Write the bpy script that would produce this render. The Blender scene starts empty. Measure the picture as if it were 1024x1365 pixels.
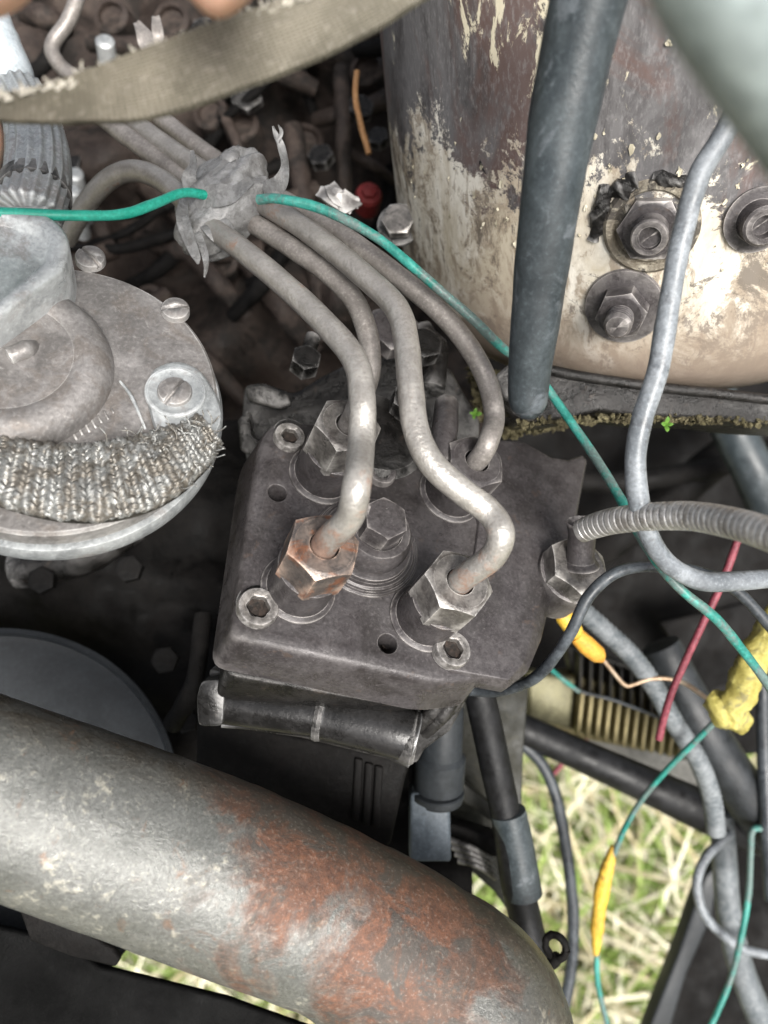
import bpy, bmesh, math, random
import numpy as np
from mathutils import Vector, Matrix, noise
from math import radians as R, sin, cos, pi

random.seed(7); np.random.seed(7)
S = bpy.context.scene
COL = S.collection

# ---------------------------------------------------------------- camera
PITCH = R(60)
CAM = Vector((0, 0, 1.15))
FPX, CX, CY = 1030.0, 512.0, 682.5
RIGHT = Vector((1, 0, 0)); UP = Vector((0, sin(PITCH), cos(PITCH))); BACK = Vector((0, -cos(PITCH), sin(PITCH)))
ROT = Matrix((RIGHT, UP, BACK)).transposed()
cd = bpy.data.cameras.new('camera'); cam = bpy.data.objects.new('camera', cd); COL.objects.link(cam)
cam.matrix_world = Matrix.Translation(CAM) @ ROT.to_4x4()
cd.sensor_width = 36; cd.lens = 36 * FPX / 1365; cd.clip_start = 0.005; cd.clip_end = 200
cd.dof.use_dof = True; cd.dof.focus_distance = 0.205; cd.dof.aperture_fstop = 10.5
S.camera = cam

# ---------------------------------------------------------------- light
SUN_EL, SUN_AZ = R(50), R(158)       # azimuth measured clockwise from +Y
w = bpy.data.worlds.new('World'); S.world = w; w.use_nodes = True
nt = w.node_tree; bg = nt.nodes['Background']
sky = nt.nodes.new('ShaderNodeTexSky'); sky.sky_type = 'NISHITA'; sky.sun_disc = False
sky.sun_elevation = SUN_EL; sky.sun_rotation = SUN_AZ; sky.air_density = 1.0; sky.dust_density = 5.0; sky.ozone_density = 1.0
hs = nt.nodes.new('ShaderNodeHueSaturation'); hs.inputs['Saturation'].default_value = 0.32
nt.links.new(sky.outputs[0], hs.inputs['Color']); nt.links.new(hs.outputs[0], bg.inputs['Color'])
bg.inputs['Strength'].default_value = 0.11
sd = bpy.data.lights.new('sun', 'SUN'); sd.energy = 3.2; sd.angle = R(26); sd.color = (1, 0.97, 0.92)
sun = bpy.data.objects.new('sun', sd); COL.objects.link(sun)
sdir = Vector((sin(SUN_AZ) * cos(SUN_EL), cos(SUN_AZ) * cos(SUN_EL), sin(SUN_EL)))
sun.rotation_euler = sdir.to_track_quat('Z', 'Y').to_euler()
sun.location = (0, 0, 3)
S.view_settings.view_transform = 'Standard'; S.view_settings.look = 'None'
S.view_settings.exposure = 0.92; S.view_settings.gamma = 1
S.cycles.max_bounces = 8

# ---------------------------------------------------------------- helpers
def ray(x, y):
    return RIGHT * ((x - CX) / FPX) + UP * ((CY - y) / FPX) - BACK
def P(x, y, d):
    return CAM + ray(x, y) * d
def D(x, y, z=0):
    """direction given in camera axes (right, up, towards viewer) -> world"""
    return (RIGHT * x + UP * y + BACK * z).normalized()

WM = {}
def put(o, parent=None, M=None):
    M = M or Matrix.Identity(4)
    COL.objects.link(o)
    o.matrix_basis = M
    WM[o.name] = M
    if parent is not None:
        o.parent = parent
        o.matrix_parent_inverse = WM[parent.name].inverted()
    return o
def thing(name, label, cat, loc, group=None):
    o = bpy.data.objects.new(name, None); o.empty_display_size = .005
    put(o, None, Matrix.Translation(loc))
    o['label'] = label; o['category'] = cat
    if group: o['group'] = group
    return o
def tag(o, label=None, cat=None, group=None, kind=None):
    if label: o['label'] = label
    if cat: o['category'] = cat
    if group: o['group'] = group
    if kind: o['kind'] = kind
    return o
def mk(name, V, Fc, m, parent=None, M=None, smooth=True, bevel=0, seg=2, angle=30, sub=0):
    """one mesh object; V in world (M None) or local coordinates"""
    V = [Vector(v) for v in V]
    if M is None:
        c = Vector([(min(v[i] for v in V) + max(v[i] for v in V)) / 2 for i in range(3)])
        V = [v - c for v in V]; M = Matrix.Translation(c)
    me = bpy.data.meshes.new(name); me.from_pydata(V, [], Fc); me.update()
    bm = bmesh.new(); bm.from_mesh(me); bmesh.ops.recalc_face_normals(bm, faces=bm.faces)
    for e in bm.edges:
        if len(e.link_faces) == 2 and e.calc_face_angle(0) > R(angle): e.smooth = False
    for f in bm.faces: f.smooth = smooth
    bm.to_mesh(me); bm.free()
    me.materials.append(m)
    o = bpy.data.objects.new(name, me); put(o, parent, M)
    if bevel:
        b = o.modifiers.new('bevel', 'BEVEL'); b.width = bevel; b.segments = seg; b.limit_method = 'ANGLE'; b.angle_limit = R(angle); b.harden_normals = False
        for p in me.polygons: p.use_smooth = True
        for e in me.edges: e.use_edge_sharp = False
    if sub:
        s = o.modifiers.new('sub', 'SUBSURF'); s.levels = sub; s.render_levels = sub
    return o
def frame(o, n, xh=None):
    n = n.normalized(); xh = xh or RIGHT
    x = (xh - n * xh.dot(n)).normalized(); y = n.cross(x)
    M = Matrix((x, y, n)).transposed().to_4x4(); M.translation = o
    return M
def catmull(pts, res, rad=None):
    out = []; rr = []
    n = len(pts)
    for i in range(n - 1):
        p0 = pts[max(i - 1, 0)]; p1 = pts[i]; p2 = pts[i + 1]; p3 = pts[min(i + 2, n - 1)]
        if i == 0: p0 = p1 * 2 - p2
        if i == n - 2: p3 = p2 * 2 - p1
        # centripetal-ish by chord
        for k in range(res):
            t = k / res; t2 = t * t; t3 = t2 * t
            out.append(0.5 * ((2 * p1) + (p2 - p0) * t + (2 * p0 - 5 * p1 + 4 * p2 - p3) * t2 + (3 * p1 - p0 - 3 * p2 + p3) * t3))
            if rad: rr.append(rad[i] * (1 - t) + rad[i + 1] * t)
    out.append(pts[-1]);
    if rad: rr.append(rad[-1])
    return out, rr
def tube_geo(pts, r, seg=14, res=6, rfun=None, amp=0, nsc=100, twist=0, flat=1.0, cap=True, inner=None, spline=True):
    rad = list(r) if isinstance(r, (list, tuple)) else [r] * len(pts)
    if spline: c, rr = catmull(pts, res, rad)
    else: c, rr = pts, rad
    n = len(c)
    T = [(c[min(i + 1, n - 1)] - c[max(i - 1, 0)]).normalized() for i in range(n)]
    a = Vector((0, 0, 1)) if abs(T[0].z) < .9 else Vector((1, 0, 0))
    N = (a - T[0] * a.dot(T[0])).normalized()
    V = []; Fc = []; s = 0
    for i in range(n):
        if i:
            s += (c[i] - c[i - 1]).length
            N = (N - T[i] * N.dot(T[i])).normalized()
        B = T[i].cross(N)
        for k in range(seg):
            a = 2 * pi * k / seg + twist * s
            q = rr[i] * (rfun(s, a) if rfun else 1)
            v = c[i] + (N * cos(a) + B * sin(a) * flat) * q
            if amp:
                v += (v - c[i]).normalized() * amp * (noise.noise(v * nsc) + .5 * noise.noise(v * nsc * 2.7))
            V.append(v)
    for i in range(n - 1):
        for k in range(seg):
            k2 = (k + 1) % seg
            Fc.append((i * seg + k, i * seg + k2, (i + 1) * seg + k2, (i + 1) * seg + k))
    if cap:
        for end in (0, n - 1):
            # slightly domed caps
            base = end * seg; d = T[end] * (-1 if end == 0 else 1)
            ctr = len(V); V.append(c[end] + d * rr[end] * .15)
            for k in range(seg): Fc.append((base + k, base + (k + 1) % seg, ctr))
    return V, Fc
def tube(name, pts, r, m, parent=None, **kw):
    V, Fc = tube_geo(pts, r, **kw)
    return mk(name, V, Fc, m, parent, angle=50)
def ptube(name, pp, r, m, parent=None, **kw):
    """pp: (x, y, d) or (x, y, d, rpx)"""
    pts = [P(*q[:3]) for q in pp]
    if r is None: r = [q[3] * q[2] / FPX for q in pp]
    return tube(name, pts, r, m, parent, **kw)
def lathe_geo(prof, seg=40, rf=None):
    V = []; Fc = []
    for (r, z) in prof:
        for k in range(seg):
            a = 2 * pi * k / seg
            q = r * (rf(a, z) if rf else 1)
            V.append((q * cos(a), q * sin(a), z))
    n = len(prof)
    for i in range(n - 1):
        for k in range(seg):
            k2 = (k + 1) % seg
            Fc.append((i * seg + k, i * seg + k2, (i + 1) * seg + k2, (i + 1) * seg + k))
    Fc.append(tuple(range(seg))); Fc.append(tuple(range((n - 1) * seg, n * seg)))
    return V, Fc
def lathe(name, o, n, prof, m, parent=None, seg=40, **kw):
    V, Fc = lathe_geo(prof, seg)
    return mk(name, V, Fc, m, parent, M=frame(o, n), angle=kw.pop('angle', 28), **kw)
def loft(name, levels, m, parent=None, M=None, **kw):
    """levels: list of same-length rings of points"""
    n = len(levels[0]); V = [p for L in levels for p in L]; Fc = []
    for i in range(len(levels) - 1):
        for k in range(n):
            k2 = (k + 1) % n
            Fc.append((i * n + k, i * n + k2, (i + 1) * n + k2, (i + 1) * n + k))
    Fc.append(tuple(range(n))); Fc.append(tuple(range((len(levels) - 1) * n, len(levels) * n)))
    return mk(name, V, Fc, m, parent, M, **kw)
def slab(name, px, d, t, m, parent=None, **kw):
    """polygon traced at its own distances, extruded away from the viewer by thickness t. px: (x,y[,d])"""
    top = [P(q[0], q[1], q[2] if len(q) > 2 else d) for q in px]
    off = ray(512, 682) .normalized() * t
    return loft(name, [[p + off for p in top], top], m, parent, **kw)
def smoothpoly(px, k=4):
    n = len(px); out = []
    for i in range(n):
        p0, p1, p2, p3 = [Vector(px[(i + j - 1) % n]) for j in range(4)]
        for s in range(k):
            t = s / k
            out.append(tuple(0.5 * ((2 * p1) + (p2 - p0) * t + (2 * p0 - 5 * p1 + 4 * p2 - p3) * t * t + (3 * p1 - p0 - 3 * p2 + p3) * t ** 3)))
    return out
def hex_geo(rc, h, bore=0, ch=.5, k=6, both=False, depth=0):
    """hex nut with real conical chamfer; rc corner radius, top at h, bottom at 0"""
    ap = rc * cos(pi / 6); seg = 6 * k; V = []; Fc = []
    per = []
    for i in range(6):
        a0 = i * pi / 3; a1 = (i + 1) * pi / 3
        for j in range(k):
            t = j / k
            per.append(((rc * (cos(a0) * (1 - t) + cos(a1) * t)), (rc * (sin(a0) * (1 - t) + sin(a1) * t))))
    def ring(fn): V.extend([fn(*p) for p in per])
    tp = ch
    if both: ring(lambda x, y: (x * .93 * ap / math.hypot(x, y), y * .93 * ap / math.hypot(x, y), 0))
    ring(lambda x, y: (x, y, (math.hypot(x, y) - ap * .97) * tp * (1 if both else 0)))
    ring(lambda x, y: (x, y, (h - (math.hypot(x, y) - ap * .97) * tp) * .88 - .0))
    ring(lambda x, y: (x, y, h - (math.hypot(x, y) - ap * .97) * tp - rc * .05))
    ring(lambda x, y: (x, y, h - (math.hypot(x, y) - ap * .97) * tp))
    ring(lambda x, y: (x * .93 * ap / math.hypot(x, y), y * .93 * ap / math.hypot(x, y), h + ap * .02 * tp))
    ring(lambda x, y: (x * .90 * ap / math.hypot(x, y), y * .90 * ap / math.hypot(x, y), h + ap * .035 * tp))
    if bore:
        ring(lambda x, y: (x * bore / math.hypot(x, y), y * bore / math.hypot(x, y), h))
        ring(lambda x, y: (x * bore / math.hypot(x, y), y * bore / math.hypot(x, y), h - depth))
    n = len(V) // seg
    for i in range(n - 1):
        for q in range(seg):
            q2 = (q + 1) % seg
            Fc.append((i * seg + q, i * seg + q2, (i + 1) * seg + q2, (i + 1) * seg + q))
    Fc.append(tuple(range(seg))); Fc.append(tuple(range((n - 1) * seg, n * seg)))
    return V, Fc
def hexnut(name, o, n, rc, h, m, parent=None, rot=0, **kw):
    V, Fc = hex_geo(rc, h, **kw)
    return mk(name, V, Fc, m, parent, M=frame(o, n) @ Matrix.Rotation(rot, 4, 'Z'), angle=14)
def boolean_cut(o, cutters):
    """drills real holes, then drops the cutters"""
    for c in cutters:
        b = o.modifiers.new('cut', 'BOOLEAN'); b.operation = 'DIFFERENCE'; b.object = c; b.solver = 'EXACT'
    dg = bpy.context.evaluated_depsgraph_get(); dg.update()
    me = bpy.data.meshes.new_from_object(o.evaluated_get(dg))
    o.modifiers.clear(); o.data = me
    for c in cutters: bpy.data.objects.remove(c)
def dup(root, M_new, label=None, name=None):
    """copy of a thing with copies of its parts and sub-parts, moved to M_new"""
    def cp(o, parent):
        c = o.copy(); COL.objects.link(c)
        if parent is not None: c.parent = parent
        for ch in [x for x in bpy.data.objects if x.parent == o]: cp(ch, c)
        return c
    r = cp(root, None); r.matrix_basis = M_new
    if label: r['label'] = label
    return r

# ---------------------------------------------------------------- materials
def NT(name):
    m = bpy.data.materials.new(name); m.use_nodes = True; t = m.node_tree
    return m, t, t.nodes['Principled BSDF']
def nz(t, vec, scale, detail=5, rough=.55, dist=0):
    n = t.nodes.new('ShaderNodeTexNoise'); n.inputs['Scale'].default_value = scale; n.inputs['Detail'].default_value = detail
    n.inputs['Roughness'].default_value = rough; n.inputs['Distortion'].default_value = dist
    if vec is not None: t.links.new(vec, n.inputs['Vector'])
    return n.outputs['Fac']
def ramp(t, val, a, b, c0=0., c1=1.):
    r = t.nodes.new('ShaderNodeMapRange'); r.inputs[1].default_value = a; r.inputs[2].default_value = b
    r.inputs[3].default_value = c0; r.inputs[4].default_value = c1
    t.links.new(val, r.inputs[0]); return r.outputs[0]
def mix(t, f, a, b):
    n = t.nodes.new('ShaderNodeMix'); n.data_type = 'RGBA'
    if isinstance(f, (int, float)): n.inputs[0].default_value = f
    else: t.links.new(f, n.inputs[0])
    for s, v in ((6, a), (7, b)):
        if isinstance(v, tuple): n.inputs[s].default_value = (*v, 1) if len(v) == 3 else v
        else: t.links.new(v, n.inputs[s])
    return n.outputs[2]
def mth(t, op, a, b=None, c=None):
    n = t.nodes.new('ShaderNodeMath'); n.operation = op
    for i, v in enumerate((a, b, c)):
        if v is None: continue
        if isinstance(v, (int, float)): n.inputs[i].default_value = v
        else: t.links.new(v, n.inputs[i])
    return n.outputs[0]
def bump(t, b, h, strength=.4, dist=.0005, prev=None):
    n = t.nodes.new('ShaderNodeBump'); n.inputs['Strength'].default_value = strength; n.inputs['Distance'].default_value = dist
    t.links.new(h, n.inputs['Height'])
    if prev: t.links.new(prev, n.inputs['Normal'])
    t.links.new(n.outputs[0], b.inputs['Normal']); return n.outputs[0]
KC = .92
def dirty(name, c1, c2, rough=(.4, .7), metal=0., sc=150, fine=1600, bs=.5, bd=.0003, spots=(), edge=None, lo=.35, hi=.65, coat=0, spec=.35, grain=.6):
    m, t, b = NT(name)
    c1 = tuple(x * KC for x in c1); c2 = tuple(x * KC for x in c2)
    tc = t.nodes.new('ShaderNodeTexCoord').outputs['Object']
    n1 = nz(t, tc, sc, 8, .68, .4); n2 = nz(t, tc, fine * .7, 4, .65); n0 = nz(t, tc, sc * .28, 4, .6, .3)
    col = mix(t, ramp(t, n1, .41, .59), c1, c2)
    col = mix(t, ramp(t, n0, .42, .6, 0, .5), col, tuple(x * .55 for x in c1))
    for (cs, s_, a0, a1, amt) in spots:
        ns = nz(t, tc, s_, 7, .7, .6)
        col = mix(t, ramp(t, ns, a0, a0 + (a1 - a0) * .6, 0, amt), col, cs)
    col = mix(t, ramp(t, n2, .36, .5, .55 * grain, 0), col, tuple(x * .45 for x in c1))
    col = mix(t, ramp(t, n2, .55, .68, 0, .45 * grain), col, tuple(min(.85, x * 1.7) for x in c2))
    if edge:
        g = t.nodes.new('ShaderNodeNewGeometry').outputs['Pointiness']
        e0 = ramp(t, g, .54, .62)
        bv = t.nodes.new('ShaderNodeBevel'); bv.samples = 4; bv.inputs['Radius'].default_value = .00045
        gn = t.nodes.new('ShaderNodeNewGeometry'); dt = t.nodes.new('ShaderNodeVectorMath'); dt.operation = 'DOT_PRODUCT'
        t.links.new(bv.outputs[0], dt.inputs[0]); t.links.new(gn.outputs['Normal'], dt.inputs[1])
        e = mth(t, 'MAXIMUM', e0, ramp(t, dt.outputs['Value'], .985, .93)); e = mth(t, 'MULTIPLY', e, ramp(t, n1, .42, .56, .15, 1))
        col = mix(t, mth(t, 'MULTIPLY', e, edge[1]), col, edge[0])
    t.links.new(col, b.inputs['Base Color'])
    t.links.new(ramp(t, mth(t, 'ADD', mth(t, 'MULTIPLY', n1, .6), mth(t, 'MULTIPLY', n0, .4)), .4, .6, rough[0] - .05, rough[1] + .05), b.inputs['Roughness'])
    b.inputs['Metallic'].default_value = metal
    b.inputs['Specular IOR Level'].default_value = spec
    if coat: b.inputs['Coat Weight'].default_value = coat; b.inputs['Coat Roughness'].default_value = .35
    h = mth(t, 'ADD', mth(t, 'MULTIPLY', n1, .8), mth(t, 'MULTIPLY', n2, .3))
    bump(t, b, h, min(1, bs * 1.7), bd * 2.2)
    return m

RUST = (.16, .055, .025); RUSTD = (.07, .028, .018)
M = {}
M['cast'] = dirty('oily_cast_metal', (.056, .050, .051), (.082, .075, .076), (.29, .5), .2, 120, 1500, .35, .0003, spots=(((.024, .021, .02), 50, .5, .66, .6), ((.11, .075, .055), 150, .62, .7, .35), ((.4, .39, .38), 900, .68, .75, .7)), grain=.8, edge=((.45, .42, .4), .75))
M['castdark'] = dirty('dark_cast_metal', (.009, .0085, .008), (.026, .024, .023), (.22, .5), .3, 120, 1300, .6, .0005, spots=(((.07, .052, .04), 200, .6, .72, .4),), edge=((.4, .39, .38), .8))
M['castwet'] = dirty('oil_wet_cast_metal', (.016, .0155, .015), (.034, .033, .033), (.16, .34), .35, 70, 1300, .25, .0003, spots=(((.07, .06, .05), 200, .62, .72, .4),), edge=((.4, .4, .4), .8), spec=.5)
M['black'] = dirty('black_oily_iron', (.004, .0037, .0036), (.0105, .0095, .009), (.55, .9), .0, 90, 900, .5, .0005, spots=(((.02, .018, .016), 150, .62, .75, .4),), spec=.12)
M['railblack'] = dirty('black_painted_rail', (.002, .002, .002), (.0045, .0045, .0045), (.6, .9), 0, 90, spec=.08)
M['brown'] = dirty('brown_grimy_iron', (.032, .023, .019), (.062, .046, .038), (.5, .85), .0, 55, 700, .7, .001, spots=(((.09, .075, .06), 120, .6, .75, .5), ((.008, .007, .006), 40, .5, .62, .8)), spec=.3)
M['steel'] = dirty('bare_steel_pipe', (.34, .32, .30), (.5, .48, .46), (.34, .55), .55, 110, 1700, .35, .0002, spots=(((.16, .14, .12), 200, .52, .7, .6),), edge=None)
M['steelR'] = dirty('pipe_steel_grey', (.24, .22, .205), (.33, .305, .285), (.4, .6), .4, 130, 1700, .4, .0002, spots=(((.15, .13, .115), 160, .53, .7, .45),))
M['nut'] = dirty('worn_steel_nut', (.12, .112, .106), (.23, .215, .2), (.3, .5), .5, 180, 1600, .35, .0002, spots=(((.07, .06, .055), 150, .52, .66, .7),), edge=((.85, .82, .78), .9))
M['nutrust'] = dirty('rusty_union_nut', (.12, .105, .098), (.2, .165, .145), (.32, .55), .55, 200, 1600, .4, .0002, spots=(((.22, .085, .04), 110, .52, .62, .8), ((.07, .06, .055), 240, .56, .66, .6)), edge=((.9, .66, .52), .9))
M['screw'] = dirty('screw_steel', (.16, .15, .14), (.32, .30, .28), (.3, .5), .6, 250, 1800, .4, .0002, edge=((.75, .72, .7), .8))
M['hole'] = dirty('oily_recess_shade', (.02, .018, .016), (.05, .035, .028), (.4, .7), .2, 300)  # oily metal, coloured darker to stand in for shade in recesses
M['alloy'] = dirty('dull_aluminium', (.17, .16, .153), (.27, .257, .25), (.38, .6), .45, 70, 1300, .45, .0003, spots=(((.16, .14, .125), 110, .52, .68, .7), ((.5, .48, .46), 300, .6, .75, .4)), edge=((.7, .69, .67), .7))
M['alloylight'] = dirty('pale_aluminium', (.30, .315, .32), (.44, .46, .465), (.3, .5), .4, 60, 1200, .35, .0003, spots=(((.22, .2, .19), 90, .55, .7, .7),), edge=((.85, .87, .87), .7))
M['wire'] = dirty('tinned_wire', (.20, .20, .19), (.36, .365, .355), (.25, .42), .55, 250, 1500, .3, .0002, spots=(((.12, .105, .085), 180, .45, .62, .85),))
M['rubber'] = dirty('black_rubber', (.006, .006, .0065), (.014, .0145, .016), (.4, .6), 0, 140, 1300, .3, .0002, spec=.25)
M['rubbergrey'] = dirty('dusty_grey_rubber', (.1, .115, .125), (.2, .215, .225), (.45, .65), 0, 140, 1300, .35, .0002, spots=(((.3, .31, .31), 220, .6, .75, .5),))
M['rubberslate'] = dirty('slate_rubber_hose', (.03, .038, .043), (.06, .073, .08), (.35, .6), 0, 60, 1300, .3, .0002, spots=(((.13, .145, .16), 90, .56, .68, .5),))
M['cable'] = dirty('grey_cable_sheath', (.15, .165, .18), (.26, .28, .30), (.3, .5), 0, 160, 1500, .25, .0002, spots=(((.06, .06, .065), 120, .55, .7, .6), ((.5, .5, .5), 700, .7, .8, .5)))
M['cabledark'] = dirty('dark_cable_sheath', (.028, .032, .037), (.07, .08, .09), (.3, .5), 0, 160, 1500, .25, .0002)
M['green'] = dirty('teal_wire_sheath', (.01, .27, .19), (.03, .35, .26), (.3, .45), 0, 100, 1500, .15, .0001)
M['greendirty'] = dirty('grimy_teal_wire_sheath', (.02, .17, .14), (.05, .30, .25), (.35, .5), 0, 90, 1500, .25, .0002, spots=(((.11, .13, .125), 45, .47, .58, .85),))
M['red'] = dirty('dusty_red_wire_sheath', (.16, .03, .045), (.28, .07, .09), (.4, .6), 0, 90, 1200)
M['redpart'] = dirty('red_plastic', (.10, .010, .010), (.15, .016, .016), (.3, .5), 0, 100)
M['yellow'] = dirty('yellow_tape', (.60, .36, .04), (.74, .48, .07), (.35, .6), 0, 150, 900, .5, .0004, spots=(((.22, .12, .03), 170, .55, .68, .8),))
M['yellowpale'] = dirty('dirty_pale_yellow_tape', (.42, .36, .09), (.60, .53, .17), (.4, .6), 0, 150, 700, .8, .0008, spots=(((.16, .14, .07), 150, .52, .66, .85),))
M['fin'] = dirty('tarnished_alloy_fins', (.24, .20, .10), (.42, .36, .19), (.4, .6), .4, 130, 1200, .5, .0004, spots=(((.09, .08, .05), 130, .5, .65, .8),))
M['findark'] = dirty('dark_alloy_fins', (.02, .019, .016), (.05, .046, .038), (.45, .65), .3, 130, 1200)  # darker colour for the upper fins and the sheet below the braid
M['olive'] = dirty('olive_painted_plate', (.012, .0125, .008), (.024, .023, .015), (.45, .7), 0, 70, 900, spots=(((.05, .045, .028), 110, .6, .7, .5),))
M['tape'] = dirty('grey_sticky_tape', (.13, .128, .125), (.27, .27, .27), (.22, .42), 0, 90, 900, .5, .0008, spots=(((.09, .085, .08), 110, .54, .66, .7),), coat=.4, grain=.3)
M['moss'] = dirty('mossy_dirt', (.10, .085, .04), (.24, .21, .12), (.8, .95), 0, 250, 900, 1, .002, spots=(((.42, .38, .2), 400, .55, .7, .7), ((.05, .04, .02), 200, .5, .62, .8)))
M['leaf'] = dirty('bright_green_leaf', (.07, .17, .02), (.13, .26, .04), (.5, .7), 0, 200, 900)
M['skin'] = dirty('skin', (.80, .47, .34), (.86, .55, .42), (.5, .6), 0, 60, 900, .2, .0002, grain=.1); M['skin'].node_tree.nodes['Principled BSDF'].inputs['Subsurface Weight'].default_value = .2
M['skin'].node_tree.nodes['Principled BSDF'].inputs['Subsurface Scale'].default_value = .004
M['nail'] = dirty('fingernail', (.70, .45, .36), (.74, .5, .4), (.3, .4), 0, 60)
M['whiteplastic'] = dirty('pale_blue_plastic', (.5, .56, .6), (.62, .68, .72), (.3, .5), 0, 60)
M['tubenear'] = dirty('pale_grey_painted_tube', (.22, .26, .26), (.34, .39, .39), (.3, .5), .1, 30, 700, .2, .0002, spots=(((.12, .15, .13), 45, .55, .68, .6),))

def straps():
    m, t, b = NT('khaki_webbing')
    tc = t.nodes.new('ShaderNodeTexCoord').outputs['UV']
    wv = []
    for d, sc in (('X', 34), ('Y', 1.5)):
        n = t.nodes.new('ShaderNodeTexWave'); n.bands_direction = d; n.inputs['Scale'].default_value = sc; n.inputs['Distortion'].default_value = 1.2; n.inputs['Detail'].default_value = 2
        t.links.new(tc, n.inputs['Vector']); wv.append(n.outputs['Fac'])
    oc = t.nodes.new('ShaderNodeTexCoord').outputs['Object']
    pr = mth(t, 'MAXIMUM', wv[0], wv[1])
    n1 = nz(t, oc, 90, 5); n2 = nz(t, oc, 900, 3)
    col = mix(t, ramp(t, n1, .35, .65), (.15, .135, .10), (.27, .245, .19))
    col = mix(t, ramp(t, pr, .3, .9, .8, 0), col, (.06, .055, .04))
    col = mix(t, ramp(t, n2, .55, .75, 0, .5), col, (.42, .39, .33))
    t.links.new(col, b.inputs['Base Color']); b.inputs['Roughness'].default_value = .9
    bump(t, b, mth(t, 'ADD', pr, n2), .9, .0006)
    return m
M['strap'] = straps()

def exhaust_mat():
    m, t, b = NT('rusty_scaled_exhaust')
    tc = t.nodes.new('ShaderNodeTexCoord').outputs['UV']   # u along the pipe (m), v around (m)
    oc = t.nodes.new('ShaderNodeTexCoord').outputs['Object']
    sx = t.nodes.new('ShaderNodeSeparateXYZ'); t.links.new(tc, sx.inputs[0])
    n0 = nz(t, oc, 28, 6, .65, .5); n1 = nz(t, oc, 80, 9, .72, .5); n2 = nz(t, oc, 380, 7, .72); n3 = nz(t, oc, 1100, 4, .7)
    col = mix(t, ramp(t, n1, .35, .65), (.105, .108, .10), (.155, .157, .148))
    # pale scale flakes
    col = mix(t, ramp(t, mth(t, 'ADD', mth(t, 'MULTIPLY', n2, .6), mth(t, 'MULTIPLY', n1, .5)), .60, .68, 0, .75), col, (.42, .40, .33))
    # burnt rust zone: grows along the pipe
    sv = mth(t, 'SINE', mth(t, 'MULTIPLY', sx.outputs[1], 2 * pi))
    env = mth(t, 'MULTIPLY', ramp(t, sx.outputs[0], .062, .115, 0, .74), ramp(t, sx.outputs[0], .15, .195, 1, .1))
    env = mth(t, 'SUBTRACT', env, mth(t, 'MULTIPLY', mth(t, 'MULTIPLY', sv, .24), ramp(t, sx.outputs[0], .08, .12)))
    zone = mth(t, 'ADD', env, mth(t, 'MULTIPLY', mth(t, 'SUBTRACT', n0, .5), 2.2))
    zone = mth(t, 'ADD', zone, mth(t, 'MULTIPLY', mth(t, 'SUBTRACT', n1, .5), 1.1))
    va = mth(t, 'ABSOLUTE', mth(t, 'SUBTRACT', sx.outputs[1], .5))
    rz = ramp(t, mth(t, 'SUBTRACT', zone, mth(t, 'MULTIPLY', va, 0.0)), .42, .68)
    rcol = mix(t, ramp(t, n2, .35, .65), (.070, .029, .017), (.19, .078, .04))
    rcol = mix(t, ramp(t, n1, .48, .56, 0, .9), rcol, (.055, .050, .044))
    col = mix(t, mth(t, 'MULTIPLY', rz, .92), col, rcol)
    soot = mth(t, 'MULTIPLY', ramp(t, sx.outputs[0], .155, .20), ramp(t, n1, .40, .54, .5, .95))
    col = mix(t, soot, col, mix(t, ramp(t, n2, .4, .6), (.035, .03, .026), (.085, .068, .055)))
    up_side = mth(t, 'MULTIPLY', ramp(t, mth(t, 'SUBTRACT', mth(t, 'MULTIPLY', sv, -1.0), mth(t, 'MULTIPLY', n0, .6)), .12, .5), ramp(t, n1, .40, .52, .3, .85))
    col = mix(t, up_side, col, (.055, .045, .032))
    # dark greasy streak + thin rust spots elsewhere
    col = mix(t, ramp(t, n0, .56, .7, 0, .55), col, (.07, .06, .05))
    col = mix(t, ramp(t, nz(t, oc, 140, 6, .7, .8), .6, .68, 0, .7), col, (.16, .09, .055))
    col = mix(t, ramp(t, n3, .38, .52, .35, 0), col, (.045, .042, .038))
    col = mix(t, ramp(t, n3, .56, .66, 0, .25), col, (.34, .33, .29))
    t.links.new(col, b.inputs['Base Color'])
    t.links.new(ramp(t, mth(t, 'ADD', rz, mth(t, 'MULTIPLY', n2, .4)), .15, 1.2, .27, .6), b.inputs['Roughness'])
    b.inputs['Metallic'].default_value = .25
    h = mth(t, 'ADD', mth(t, 'MULTIPLY', n1, 1.0), mth(t, 'ADD', mth(t, 'MULTIPLY', n2, .4), mth(t, 'MULTIPLY', n3, .08)))
    bump(t, b, h, .6, .0010)
    return m
M['exhaust'] = exhaust_mat()

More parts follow.
